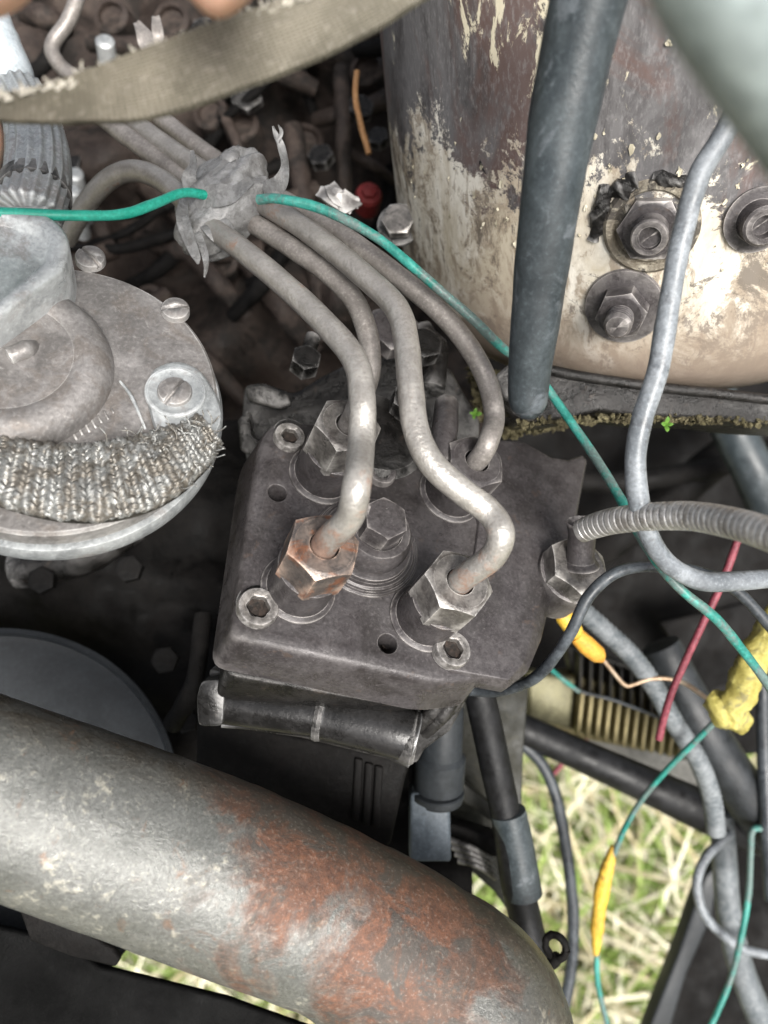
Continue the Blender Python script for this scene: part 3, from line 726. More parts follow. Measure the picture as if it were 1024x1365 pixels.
rs0 = np.random.RandomState(2)
# ================================================================= ALLOY HOUSING ON THE LEFT
CN = D(.22, .42, .88)
CO = P(85, 505, .19)
def QC(x, y, h=0.):
    r = ray(x, y); o = CO + CN * h
    return CAM + r * ((o - CAM).dot(CN) / r.dot(CN))
al = thing('round_housing', 'round grey aluminium housing with slotted screws at the left edge', 'housing', CO)
Rc = .0384
cc = QC(82, 508)
cc = QC(75, 520)
lathe('cover', cc, CN, [(Rc - .002, -.006), (Rc, -.0055), (Rc, -.0008), (Rc - .0007, 0), (Rc - .0025, .0002), (.012, .0004), (.001, .0004)], M['alloy'], al, 120)
lathe('rim', cc, CN, [(Rc - .004, -.0125), (Rc + .0012, -.0122), (Rc + .0017, -.0112), (Rc + .0017, -.0085), (Rc + .001, -.0070), (Rc - .003, -.0065)], M['alloylight'], al, 120)
lathe('housing_body', cc, CN, [(Rc - .016, -.04), (Rc - .009, -.036), (Rc - .005, -.0128), (Rc - .006, -.0125)], M['black'], al, 96)
dm = QC(15, 492)
lathe('bearing_dome', dm, CN, [(.0240, -.0005), (.0238, .0008), (.0232, .0030), (.0222, .0050), (.0205, .0064), (.0185, .0070), (.0165, .0068), (.0150, .0060), (.0110, .0060), (.0001, .0062)], M['alloy'], al, 80)
nb = QC(30, 470, .006)
ptube_n = tube('dome_nub', [QC(12, 476, .0062), QC(36, 466, .0062), QC(48, 459, .0055)], [.0022, .0024, .0012], M['alloy'], al, seg=14, res=5)
# rectangular terminal box
tbx = rounded([(-80, 255), (68, 285), (93, 312), (88, 356), (-80, 478)], 16, 5)
def ringC(px, h, sc=1.0):
    pts = [QC(x, y, .0) + CN * h for x, y in px]
    c = sum(pts, Vector()) / len(pts); return [c + (p - c) * sc for p in pts]
# trace the lid at its own height
def ringCh(px, h, sc=1.0):
    pts = [QC(x, y, h) for x, y in px]
    c = sum(pts, Vector()) / len(pts); return [c + (p - c) * sc for p in pts]
lid = ringCh(tbx, .016)
loft('terminal_box', [[p - CN * .0165 for p in lid], [p - CN * .0012 for p in lid], [p - CN * .0003 + (sum(lid, Vector()) / len(lid) - p).normalized() * .0006 for p in lid], [p + (sum(lid, Vector()) / len(lid) - p).normalized() * .002 for p in lid], [p + (sum(lid, Vector()) / len(lid) - p).normalized() * .0042 for p in lid], [p - CN * .0022 + (sum(lid, Vector()) / len(lid) - p).normalized() * .0055 for p in lid]], M['alloylight'], al, angle=75)
lidc = sum(lid, Vector()) / len(lid)
def slotted(x, y, r, h, ang, parent=al, mt=None, z0=0):
    mt = mt or M['alloy']; o = QC(x, y, h) 
    V, Fc = lathe_geo([(r, -h), (r, -.0006), (r * .93, -.0001), (r * .6, .0003), (.0002, .0005)], 36)
    s = mk('slotted_screw', V, Fc, mt, parent, M=frame(o, CN), angle=40)
    c_ = mk('cutter', [(-r * 1.2, -.0005, -.0009), (r * 1.2, -.0005, -.0009), (r * 1.2, .0005, -.0009), (-r * 1.2, .0005, -.0009), (-r * 1.2, -.0005, .003), (r * 1.2, -.0005, .003), (r * 1.2, .0005, .003), (-r * 1.2, .0005, .003)],
            [(0, 1, 2, 3), (4, 5, 6, 7), (0, 1, 5, 4), (1, 2, 6, 5), (2, 3, 7, 6), (3, 0, 4, 7)], mt, None, M=frame(o, CN) @ Matrix.Rotation(ang, 4, 'Z'))
    boolean_cut(s, [c_])
    return s
slotted(120, 341, .0039, .002, -.75)
slotted(234, 410, .0037, .002, .25)
# scratch ridge on cover
ptube('cast_ridge', [(162, 510, 0), (162, 510, 0)], .001, M['alloy'], al) if False else tube('cast_ridge', [QC(160, 508, .0004), QC(176, 530, .0006), (QC(194, 572, .0004))], [.0003, .0005, .0003], M['alloylight'], al, seg=8, res=4)
V = []; Fc = []
for row, (xa, ya, xb, yb, nn_) in enumerate(((52, 578, 132, 522, 13), (100, 582, 150, 548, 7))):
    for q in range(nn_):
        t_ = q / (nn_ - 1); x = xa + (xb - xa) * t_; y = ya + (yb - ya) * t_; L = rs0.uniform(4, 9)
        v_, f_ = tube_geo([QC(x - L * .35, y - L * .7, .0003), QC(x, y, .0005), QC(x + L * .4, y + L * .7, .0003)], .00028, seg=6, res=3); bq = len(V); V += v_; Fc += [tuple(i + bq for i in ff) for ff in f_]
em = mk('worn_embossing', V, Fc, M['alloy'], al, angle=180); em['kind'] = 'stuff'
# lugs and bolts below
lathe('rim_bolt', P(140, 704, .225), D(.3, .2, .9), [(.004, -.003), (.004, 0), (.0032, .001), (.0001, .0012)], M['castdark'], al, 20)

# braided earth strap + lug
es = thing('earth_strap', 'frayed braided metal earth strap screwed to the round housing', 'earth strap', QC(238, 522))
lug = rounded([(194, 522), (202, 492), (236, 480), (266, 492), (284, 518), (298, 545), (296, 572), (278, 592), (245, 604), (212, 588), (202, 560)], 14, 3)
loft('lug', [ringCh(lug, -.0015), ringCh(lug, .0024), ringCh(lug, .0034, .93)], M['alloylight'], es, angle=50, bevel=.0003)
lathe('washer', QC(234, 524, .0035), CN, [(.0030, 0), (.0072, 0), (.0074, .0004), (.0072, .0009), (.0066, .0010), (.0055, .0006), (.0040, .0006)], M['alloylight'], es, 48)
sc_ = slotted(233, 520, .0042, .0052, 1.1, es, M['alloy'])
# braid strands woven
bc = [(282, 574, 50), (250, 598, 76), (205, 624, 98), (150, 640, 106), (90, 643, 104), (30, 634, 96), (-40, 612, 92), (-90, 600, 90)]
cen, _ = catmull([Vector((x, y, ww)) for x, y, ww in bc], 12)
V = []; Fc = []; nst = 11; total = len(cen)
def band(u, v):
    """u 0..1 along, v -1..1 across -> surface point (rounded band)"""
    f = u * (total - 1); i = min(int(f), total - 2); t = f - i
    c = cen[i].lerp(cen[i + 1], t); tn = (cen[i + 1] - cen[i]).normalized(); nrm = Vector((-tn.y, tn.x)).normalized()
    x = c.x + nrm.x * v * c.z / 2; y = c.y + nrm.y * v * c.z / 2
    hgt = .0022 + .0046 * math.sqrt(max(0, 1 - v * v)) + .0007 * noise.noise(Vector((x * .02, y * .02, 0)))
    return QC(x, y, hgt), CN
rs = np.random.RandomState(5)
NS = 20; SP = 2.0 / NS; KU = 2.1
for s in range(NS):
    off = s * SP; jit = rs.uniform(-.012, .012)
    for fil in range(6):
        path = []; m_ = 170; d_f = (fil - 2.5) * .0145 + jit + rs.uniform(-.004, .004)
        for k in range(m_):
            u = k / (m_ - 1); q = (KU * u + off) % 2.0; rising = q < 1
            off2 = (2 - q - KU * u) % 2.0
            qq = (KU * u + off + d_f) % 2.0; vv = ((qq if qq < 1 else 2 - qq) * 2 - 1) * .97
            p, nn = band(u, vv)
            zz = math.cos(pi * off2 / SP) * (1 if s % 2 == 0 else -1) * (1 if rising else -1)
            z_f = .00055 * zz + .00022 * math.cos((fil - 2.5) * .6)
            lump = .0011 * noise.noise(Vector((u * 14, vv * 2.2, 3))) + .0003 * noise.noise(Vector((u * 60, vv * 9, fil)))
            sh = .0007 * noise.noise(Vector((u * 30, vv * 3, 9)))
            path.append(p + CN * (z_f + lump) + UP * sh)
        v_, f_ = tube_geo(path, .00034, seg=5, spline=False, cap=False)
        bq = len(V); V += v_; Fc += [tuple(i + bq for i in ff) for ff in f_]
br = mk('braid', V, Fc, M['wire'], es, angle=180); br['kind'] = 'stuff'
V = []; Fc = []
for s in range(120):      # frayed ends
    x = rs.uniform(190, 290); y = rs.uniform(570, 650); p0, _ = band(rs.uniform(.0, .45), rs.uniform(-.9, 1)); a = rs.uniform(0, 2 * pi)
    L = rs.uniform(.0015, .0055); d1 = D(cos(a), sin(a), rs.uniform(0, .8)); d2 = D(cos(a + .7), sin(a + .7), .3)
    v_, f_ = tube_geo([p0, p0 + d1 * L * .5, p0 + d1 * L * .5 + d2 * L * .5], .00016, seg=4, res=3); bq = len(V); V += v_; Fc += [tuple(i + bq for i in ff) for ff in f_]
fe = mk('frayed_ends', V, Fc, M['wire'], es, angle=180); fe['kind'] = 'stuff'
# dark sheet under the strands, standing in for shade in the gaps
cp_ = [band(u, 0)[0] - CN * .0035 for u in np.linspace(0, 1, 12)]
V = []; Fc = []
for i in range(41):
    for j in range(9): V.append(band(i / 40, -0.93 + j / 8 * 1.86)[0] - CN * .0009)
for i in range(41):
    for j in range(9): V.append(V[i * 9 + j] - CN * .0015)
for i in range(40):
    for j in range(8):
        a = i * 9 + j; Fc.append((a, a + 1, a + 10, a + 9)); a += 369; Fc.append((a, a + 9, a + 10, a + 1))
    for j in (0, 8):
        a = i * 9 + j; Fc.append((a, a + 9, a + 9 + 369, a + 369))
mk('braid_gap_shade', V, Fc, M['findark'], es, angle=60)

# ================================================================= DRUM, TOP RIGHT
TA = D(.12, -.79, -.60)                 # towards the foot
TC = P(872, 338, .306); TR = .0985
up_t = -TA
tk = thing('drum_housing', 'large drum housing with peeling cream paint and dark grime, upper right', 'drum', TC)
prof = [(TR - .03, -.022), (TR - .022, -.020), (TR - .012, -.0125), (TR - .004, -.004), (TR - .0005, .006), (TR, .014), (TR + .0005, .05), (TR, .10), (TR - .001, .2), (TR - .001, .26)]
V, Fc = lathe_geo(prof, 120)
mk('shell', V, Fc, M['tank'], tk, M=frame(TC, up_t), angle=60)
# dark foot flange with crusty edge
FL = [(690, 476), (760, 494), (860, 509), (960, 520), (1100, 534), (1100, 570), (1024, 566), (960, 558), (880, 556), (800, 548), (745, 560), (700, 560), (672, 530), (660, 500)]
slab('foot_flange', FL, .234, .03, M['castdark'], tk, bevel=.0012)
ptube('flange_lip', [(700, 484, .2335), (760, 499, .2335), (860, 514, .2335), (960, 525, .2335), (1080, 539, .2335)], .0016, M['castdark'], tk, seg=12, res=6)
def cyl_hit(x, y, rad=TR):
    r = ray(x, y).normalized(); o = CAM - TC
    dp = r - TA * r.dot(TA); op = o - TA * o.dot(TA)
    a = dp.dot(dp); b_ = 2 * dp.dot(op); c_ = op.dot(op) - rad * rad; q = b_ * b_ - 4 * a * c_
    if q < 0: return P(x, y, .3), BACK
    t = (-b_ - math.sqrt(q)) / (2 * a); p = CAM + r * t; nn = p - TC; nn = nn - TA * nn.dot(TA)
    return p, nn.normalized()
# stud with flat washer
p, nn = cyl_hit(832, 408)
w1 = lathe('washer', p, nn, [(.0001, -.001), (.0108, -.001), (.0112, .0004), (.0108, .0012), (.004, .0016)], M['cast'], tk, 48); w1['label'] = 'dished grimy washer on the pale paint'
hexnut('stud_nut', p + nn * .0012, nn, .0072, .0062, M['cast'], tk, rot=.3, ch=.5)
lathe('stud', p + nn * .006, nn, [(.0038, 0)] + [(.0034 + (.0004 if i % 2 else 0), .0005 + i * .0006) for i in range(12)] + [(.003, .0083), (.0001, .0085)], M['cast'], tk, 28)
# socket screw in boss
p, nn = cyl_hit(868, 302)
lathe('boss', p, nn, [(.0130, -.003), (.0125, .0006), (.0116, .0016), (.0100, .0014), (.0092, .0002), (.0085, .0002)], M['bossdirt'], tk, 40)
hexnut('boss_nut', p + nn * .0002, nn, .0088, .0034, M['cast'], tk, rot=.1)
lathe('cap_screw', p + nn * .002, nn, [(.0048, 0), (.0048, .0068), (.0044, .0075), (.0030, .0075), (.0028, .0062), (.0001, .006)], M['cast'], tk, 36)
p, nn = cyl_hit(1008, 292)
lathe('cap_screw', p, nn, [(.0085, -.001), (.0085, .0012), (.0055, .0014), (.0052, .0060), (.0045, .0066), (.0030, .0066), (.0028, .004), (.0001, .004)], M['cast'], tk, 36)
p, nn = cyl_hit(940, 462)
# tar run and lumps
for (pts_, r_) in (((( 805, 245), (803, 280), (792, 320)), .0026), (((850, 240), (830, 248), (812, 262)), .003), (((870, 235), (900, 240), (925, 236)), .0022), (((640, 205), (645, 225), (672, 265)), .0007)):
    pp = [cyl_hit(*q)[0] for q in pts_]
    tube('tar_run', pp, [r_ * .7, r_, r_ * .5], M['castdark'], tk, seg=14, res=6, amp=r_ * .5, nsc=300)
V = []; Fc = []
# flaking paint chips
for s in range(55):
    x = rs.uniform(540, 1000); y = rs.normal(262, 40) if s % 4 else rs.uniform(30, 330)
    p, nn = cyl_hit(x, y, TR + .0003)
    k = rs.randint(7, 12); a0 = rs.uniform(0, 6); F2 = frame(p, nn); r0 = rs.uniform(.0003, .0014); b0 = len(V)
    for q in range(k):
        a = a0 + 2 * pi * q / k; rr = r0 * rs.uniform(.35, 1.3); V.append(F2 @ Vector((cos(a) * rr * .6, sin(a) * rr, .0002 + rs.uniform(0, .0006))))
    Fc.append(tuple(range(b0, b0 + k)))
chips = mk('paint_flakes', V, Fc, dirty('cream_flakes', (.5, .45, .33), (.68, .63, .5), (.5, .7), 0, 200, 900), tk, smooth=False); chips['kind'] = 'stuff'

# moss and crust along the drum foot
def clump(name, label, region, n, m, size, seed, dz, kind='stuff', cat=None):
    rs_ = np.random.RandomState(seed); V = []; Fc = []
    for q in range(n):
        x, y, d = region(rs_); c = P(x, y, d); b0 = len(V); r0 = size * rs_.uniform(.4, 1.2)
        ico = [Vector((0, 0, 1)), Vector((1, 0, 0)), Vector((0, 1, 0)), Vector((-1, 0, 0)), Vector((0, -1, 0)), Vector((0, 0, -1))]
        rt = Matrix.Rotation(rs_.uniform(0, 6), 3, Vector(rs_.normal(size=3)).normalized()); sx_ = rs_.uniform(.4, 1.6)
        for v in ico: V.append(c + rt @ Vector((v.x * sx_, v.y, v.z * .6)) * r0)
        for a, b_, c_ in ((0, 1, 2), (0, 2, 3), (0, 3, 4), (0, 4, 1), (5, 2, 1), (5, 3, 2), (5, 4, 3), (5, 1, 4)): Fc.append((b0 + a, b0 + b_, b0 + c_))
    o = mk(name, V, Fc, m, None, smooth=False); tag(o, label, kind=kind); return o
clump('moss', 'dry yellowish moss and dirt packed beside the drum foot', lambda r: ((lambda u, v: (625 + u * 60 + v * 12, 490 + v * 70 + u * 10, .262 + abs(u - .5) * .01 + r.uniform(0, .006)))(r.uniform(0, 1), r.uniform(0, 1))), 900, M['moss'], .0016, 11, 0)
clump('crust', 'ragged crust of dirt along the drum foot edge', lambda r: ((lambda u: (690 + u * 380, 557 - 8 * math.sin(u * 3) + u * 4 + r.uniform(-5, 5) + 6 * noise.noise(Vector((u * 14, 0, 0))) + 6, .2335 + r.uniform(0, .008)))(r.uniform(0, 1))), 900, M['moss'], .0011, 12, 0)
clump('moss_crust', 'crumbly ochre dirt under the end of the black strut', lambda r: ((lambda u: (672 + u * 85, 575 + r.uniform(-9, 9) - 14 * u, .262 + r.uniform(0, .006)))(r.uniform(0, 1))), 320, M['moss'], .0014, 15, 0)
def sprig(x, y, d, n, size, seed, label):
    t = thing('sprout', label, 'plant', P(x, y, d), None); rs_ = np.random.RandomState(seed)
    for q in range(n):
        a = 2 * pi * q / n + rs_.uniform(-.3, .3); L = size * rs_.uniform(.7, 1.2); d1 = D(cos(a), sin(a), .5); sv = d1.cross(BACK).normalized(); c = P(x, y, d); Vv = []; Ff = []
        for i in range(6):
            s = i / 5; ww = math.sin(pi * min(s * .95 + .05, 1)) * L * .28; pt = c + d1 * L * s + BACK * L * .3 * math.sin(s * 2)
            Vv += [pt - sv * ww, pt + BACK * L * .06, pt + sv * ww, pt - BACK * L * .05]
        for i in range(5):
            for k in range(4): Ff.append((i * 4 + k, i * 4 + (k + 1) % 4, i * 4 + 4 + (k + 1) % 4, i * 4 + 4 + k))
        mk('leaf', Vv, Ff, M['leaf'], t, angle=90)
sprig(632, 552, .255, 4, .0026, 1, 'tiny bright green sprout in the moss beside the injector pipes')
sprig(888, 566, .232, 4, .0028, 2, 'tiny bright green sprout under the drum foot, left of the grey cable')

# black strut hanging in front of the drum
st = thing('strut', 'dark slate rubber covered strut hanging in front of the peeling drum', 'strut', P(705, 540, .2))
ptube('sleeve', [(800, -60, .150, 54), (775, 40, .156, 50), (752, 150, .163, 46), (735, 260, .170, 40), (722, 360, .178, 36), (712, 440, .185, 32), (706, 500, .192, 28), (704, 535, .195, 26), (704, 550, .196, 20), (704, 558, .196, 9)], None, M['rubberslate'], st, seg=32, res=8, amp=.0002, nsc=90)
tag(ptube('tube', [(900, -200, .062, 100), (965, -50, .064, 100), (1025, 50, .067, 96), (1105, 170, .072, 90), (1200, 320, .08, 80)], None, M['tubenear'], None, seg=40, res=8), 'blurred pale grey tube close to the camera in the top right corner', 'tube')

# small bolt left of the drum
sb = thing('hex_bolt', 'shiny dirty bolt head left of the peeling drum', 'bolt', P(535, 300, .27))
hexnut('bolt_head', P(532, 298, .272), D(-.1, .1, .95), .006, .004, M['nut'], sb)
lathe('bolt_washer', P(532, 299, .275), D(-.1, .1, .95), [(.0001, -.002), (.0075, -.002), (.0078, 0), (.0055, .0008)], M['castdark'], sb, 30)

# ================================================================= WEBBING STRAP + HAND
def webbing():
    c = [(-80, 132, .130), (0, 145, .129), (90, 138, .128), (200, 115, .127), (320, 72, .127), (420, 34, .128), (510, -8, .130), (600, -60, .132)]
    pts, _ = catmull([P(*q) for q in c], 10); n = len(pts); Vv = []; Ff = []; uvs = []; L = 0; K = 9
    wds, _ = catmull([Vector((a, 0, 0)) for a in (30, 34, 56, 88, 92, 86, 72, 60)], 10)
    for i in range(n):
        T = (pts[min(i + 1, n - 1)] - pts[max(i - 1, 0)]).normalized(); sv = T.cross(BACK).normalized(); nn = sv.cross(T)
        if i: L += (pts[i] - pts[i - 1]).length
        wd = wds[i].x / 2 * .128 / FPX
        tl = .5 * sin(i * .06)
        for side in (1, -1):
            for k in range(K):
                v = (k / (K - 1) * 2 - 1) * side
                Vv.append(pts[i] + sv * wd * v + nn * (.0007 * side + .0012 * tl * v * v + .0005 * noise.noise(Vector((i * .2, v * 2, 0))))); uvs.append((L * 10, (v + 1) / 2 * 1.0))
    W = 2 * K
    for i in range(n - 1):
        for k in range(W): Ff.append((i * W + k, i * W + (k + 1) % W, (i + 1) * W + (k + 1) % W, (i + 1) * W + k))
    Ff.append(tuple(range(W))); Ff.append(tuple(range((n - 1) * W, n * W)))
    o = mk('webbing_strap', Vv, Ff, M['strap'], None, angle=70)
    uv = o.data.uv_layers.new(name='UVMap')
    for l in o.data.loops: uv.data[l.index].uv = (uvs[l.vertex_index][0], uvs[l.vertex_index][1] * 4)
    return o
WEB = webbing()
V = []; Fc = []
for s in range(260):
    u = rs.uniform(); x = -60 + u * 600; y = float(np.interp(x, [-80, 0, 90, 200, 320, 420, 510, 600], [118, 129, 110, 71, 26, -9, -44, -90])) + rs.normal(0, 3)
    p0 = P(x, y + 2, .127); a = rs.uniform(0, pi); L = rs.uniform(.0006, .0022); d1 = D(cos(a), sin(a), rs.uniform(-.3, .6)); d2 = D(cos(a * 2), sin(a), .3)
    v_, f_ = tube_geo([p0, p0 + d1 * L * .5, p0 + (d1 + d2) * L * .5], .00018, seg=4, res=2); bq = len(V); V += v_; Fc += [tuple(i + bq for i in ff) for ff in f_]
fr_ = mk('frayed_threads', V, Fc, dirty('pale_thread', (.42, .40, .33), (.6, .57, .5), (.7, .9), 0, 200), WEB, angle=180); fr_['kind'] = 'stuff'
tag(WEB, 'frayed khaki webbing strap stretched across the top left', 'strap')

def skinned(name, pts, edges, rad, m, parent):
    me = bpy.data.meshes.new(name); me.from_pydata(pts, edges, []); me.update(); me.materials.append(m)
    o = bpy.data.objects.new(name, me); put(o, parent)
    sk = o.modifiers.new('skin', 'SKIN'); sk.use_smooth_shade = True
    for i, v in enumerate(me.skin_vertices[0].data): v.radius = (rad[i], rad[i])
    me.skin_vertices[0].data[0].use_root = True
    s = o.modifiers.new('sub', 'SUBSURF'); s.levels = 2; s.render_levels = 2
    return o
hd = thing('person', 'out of focus hand reaching in from the top left, only fingertips showing', 'person', P(-150, -150, .11))
hp_ = [P(-330, -420, .10), P(-210, -260, .105), P(-110, -180, .108),
       P(60, -210, .108), P(200, -190, .108), P(305, -55, .102), P(345, -12, .104),        # finger reaching the top centre
       P(-60, -120, .108), P(-25, -50, .102), P(14, 8, .104),                                  # finger at the corner
       P(-260, -60, .106), P(-200, 80, .108), P(-110, 170, .105), P(-8, 218, .106),             # thumb at the left edge
       P(-20, -280, .104), P(130, -300, .104), P(260, -260, .108), P(340, -200, .112),
       P(30, -330, .102), P(180, -370, .102), P(300, -350, .106)]
he = [(0, 1), (1, 2), (2, 3), (3, 4), (4, 5), (5, 6), (2, 7), (7, 8), (8, 9), (1, 10), (10, 11), (11, 12), (12, 13), (2, 14), (14, 15), (15, 16), (16, 17), (1, 18), (18, 19), (19, 20)]
hr = [.02, .02, .015, .0085, .008, .0078, .0075, .0085, .008, .0068, .0105, .0095, .0088, .0078, .0085, .008, .0076, .007, .0078, .007, .0062]
skinned('hand', hp_, he, hr, M['skin'], hd)

# ================================================================= BACKGROUND ENGINE (left, behind)
def casting(name, label, cat, px, d, t, m, bumps=(), **kw):
    th_ = thing(name, label, cat, P(px[0][0], px[0][1], d))
    slab('body', px, d, t, m, th_, bevel=.002, **kw)
    return th_
eb = thing('engine_block', 'brown grimy engine block filling the background at upper left', 'engine', P(250, 150, .40))
V = []; Fc = []; nx, ny = 70, 50
for j in range(ny + 1):
    for i in range(nx + 1):
        x = -500 + i / nx * 1150; y = -420 + j / ny * 1080
        dd_ = .40 + .03 * math.sin(x * .012) * math.cos(y * .016) + .03 * noise.noise(Vector((x * .012, y * .012, 1))) + .008 * noise.noise(Vector((x * .05, y * .05, 2)))
        V.append(P(x, y, dd_))
nv = len(V)
for j in range(ny + 1):
    for i in range(nx + 1): V.append(P(-500 + i / nx * 1150, -420 + j / ny * 1080, .50))
W = nx + 1
for j in range(ny):
    for i in range(nx):
        a = j * W + i; Fc.append((a, a + 1, a + 1 + W, a + W)); a += nv; Fc.append((a, a + W, a + 1 + W, a + 1))
for j in range(ny):
    for i in (0, nx): a = j * W + i; Fc.append((a, a + W, a + W + nv, a + nv))
for i in range(nx):
    for j in (0, ny): a = j * W + i; Fc.append((a, a + 1, a + 1 + nv, a + nv))
mk('crankcase', V, Fc, M['brown'], eb, angle=180)
# ribs and bosses standing out of it
for (x0, y0, x1, y1, r_) in ((390, 170, 430, 420, 14), (455, 90, 460, 260, 10), (300, 60, 420, 120, 12), (120, 60, 260, 60, 10), (330, 350, 420, 470, 14), (250, 330, 330, 420, 12), (60, 180, 150, 330, 12)):
    ptube('casting_rib', [(x0, y0, .37, r_), ((x0 + x1) / 2, (y0 + y1) / 2, .362, r_ * 1.1), (x1, y1, .37, r_)], None, M['brown'], eb, seg=14, res=5, amp=.0012, nsc=120)
for (x, y, r_) in ((430, 215, .006), (480, 150, .006), (505, 190, .005), (410, 60, .007), (275, 50, .007), (100, 225, .006), (330, 130, .008)):
    hexnut('bolt', P(x, y, .362), D(rs.uniform(-.3, .3), rs.uniform(-.2, .4), .9), r_, .005, M['castdark'], eb, rot=rs.uniform(0, 1))
for (x, y, r_) in ((100, 232, .0035), (98, 254, .003), (140, 55, .004)):
    lathe('stud', P(x, y, .33), D(.2, .3, .9), [(r_, -.03), (r_, 0), (r_ * .7, .001), (.0001, .0012)], M['alloylight'], eb, 16)

for q in range(34):
    x = rs.uniform(20, 520); y = rs.uniform(-20, 470); a = rs.uniform(0, pi); L = rs.uniform(30, 90); r_ = rs.uniform(5, 15); d_ = rs.uniform(.345, .385)
    ptube('casting_rib', [(x - L * cos(a), y - L * sin(a), d_ + .01, r_), (x + rs.uniform(-8, 8), y, d_, r_), (x + L * cos(a + .3), y + L * sin(a + .3), d_ + .012, r_ * .8)], None, (M['brown'], M['black'])[q % 2], eb, seg=10, res=4, amp=.0008, nsc=140)
for q in range(12):
    x = rs.uniform(60, 510); y = rs.uniform(10, 460)
    lathe('boss', P(x, y, .37), D(rs.uniform(-.3, .3), rs.uniform(-.3, .4), .9), [(.009, -.01), (.0085, 0), (.006, .001), (.0055, -.002), (.0001, -.002)], M['brown'], eb, 20)
tag(ptube('breather_pipe', [(120, -60, .3, 10), (95, 20, .3, 10), (70, 60, .3, 10), (78, 85, .3, 10), (105, 110, .3, 10), (135, 150, .3, 10)], None, M['steelR'], None, seg=12, res=6), 'thin bent brown pipe behind the webbing strap', 'pipe')
bk = thing('clip_bracket', 'small shiny metal clip standing up behind the webbing strap', 'bracket', P(195, 60, .27))
ribbon('clip_blade', [(182, 30, .27), (190, 42, .268), (198, 60, .268), (205, 80, .27)], [10, 22, 30, 20], M['steelR'], bk, thick=.0008)
ribbon('clip_blade', [(208, 22, .268), (210, 42, .266), (214, 66, .268)], [12, 18, 14], M['steelR'], bk, thick=.0008)
# fluted hose on the left
hs_ = thing('fluted_hose', 'fluted grey foil hose between the fingertip and the green wire', 'hose', P(50, 240, .2))
V, Fc = tube_geo([P(*q) for q in ((28, 130, .235), (42, 160, .225), (50, 200, .215), (50, 245, .208), (40, 285, .204))], [.0075, .0075, .008, .0083, .008], seg=72, res=10, rfun=lambda s, a: 1 + .06 * cos(18 * a + 40 * s))
mk('fluted_sleeve', V, Fc, M['alloylight'], hs_, angle=80)
tube('hose_clamp', [P(30, 258, .2075) + D(0, 0, 1) * .0, P(46, 262, .2065), P(52, 264, .2065)], .0002, M['alloy'], hs_) if False else lathe('hose_clamp', P(47, 258, .2075), (P(50, 200, .215) - P(50, 245, .208)).normalized(), [(.0084, -.0025), (.0093, -.002), (.0093, .002), (.0084, .0025)], M['castdark'], hs_, 40)
lathe('hose_cap', P(30, 270, .2035), D(-.1, .3, .9), [(.0085, -.006), (.0088, -.001), (.0078, .001), (.0001, .0022)], M['alloylight'], hs_, 30)
tag(ptube('plastic_bottle', [(-30, 20, .25, 40), (-20, 60, .25, 46), (5, 105, .25, 40), (12, 125, .25, 30)], None, M['whiteplastic'], None, seg=24, res=6), 'blurred pale blue plastic shape at the left edge under the fingertip', 'plastic part')

# shiny crumpled bits right of the tape
cr = thing('foil_scrap', 'crumpled pale tape scrap to the right of the tape knot', 'scrap', P(440, 265, .25))
for (a, b_, c_) in (((425, 255), (445, 262), (470, 280)), ((440, 246), (452, 262), (478, 272)), ((436, 282), (455, 272), (480, 268))):
    ribbon('scrap_fold', [(*a, .25), (*b_, .247), (*c_, .25)], [16, 30, 14], M['alloy'], cr, thick=.0008)
rp = thing('red_cap', 'small red plastic cap in the dark gap behind the pipes', 'cap', P(492, 258, .33))
lathe('cap_body', P(492, 258, .33), D(.1, .2, .95), [(.0055, -.01), (.0058, -.001), (.005, .0005), (.0001, .001)], M['redpart'], rp, 24)
lathe('cap_knob', P(492, 256, .3285), D(.1, .2, .95), [(.0032, -.002), (.0032, .0015), (.0001, .002)], M['redpart'], rp, 6)
tag(ptube('wire', [(476, 95, .31), (474, 130, .31), (482, 170, .31), (492, 205, .31)], .0012, dirty('orange_wire_sheath', (.30, .15, .06), (.4, .22, .1), (.4, .6), 0, 150), None, amp=.0003, nsc=300), 'short dusty orange wire hanging left of the peeling drum', 'wire')

# pump surroundings, behind the pump head
mf = thing('mounting_flange', 'dark cast mounting flange behind the pump head', 'flange', P(450, 520, .26))
slab('flange_body', [(325, 512), (352, 510), (392, 524), (430, 500), (470, 480), (560, 470), (600, 490), (640, 560), (640, 660), (340, 660), (320, 580)], .262, .03, M['castdark'], mf, bevel=.002)
slab('flange_ear', [(326, 514), (345, 510), (382, 524), (388, 538), (372, 545), (330, 534)], .246, .006, M['castdark'], mf, bevel=.001)
slab('flange_ear', [(316, 560), (330, 545), (336, 580), (372, 600), (360, 622), (320, 600)], .25, .008, M['castdark'], mf, bevel=.001)
for (x, y, d_, r_) in ((405, 490, .246, .0048), (540, 545, .236, .0055), (520, 450, .255, .009), (560, 470, .25, .006)):
    s = hexnut('flange_bolt', P(x, y, d_), D(.25, .4, .87), r_, .006, M['castdark'] if r_ < .008 else M['cast'], mf, rot=.4)
ptube('flange_stud', [(418, 448, .25, 10), (408, 478, .247, 10), (400, 500, .246, 10)], None, M['castdark'], mf, seg=14, res=4)
ptube('casting_rib', [(596, 540, .238, 17), (592, 580, .228, 17), (590, 620, .222, 16)], None, M['cast'], mf, seg=16, res=5, amp=.0004)
lathe('flange_collar', P(505, 575, .235), PN, [(.016, -.02), (.016, -.002), (.014, 0), (.001, .0003)], M['castdark'], mf, 40)
ptube('casting_rib', [(560, 440, .262, 16), (580, 470, .258, 18), (575, 520, .252, 18)], None, M['castdark'], mf, seg=16, res=5, amp=.0008, nsc=200)

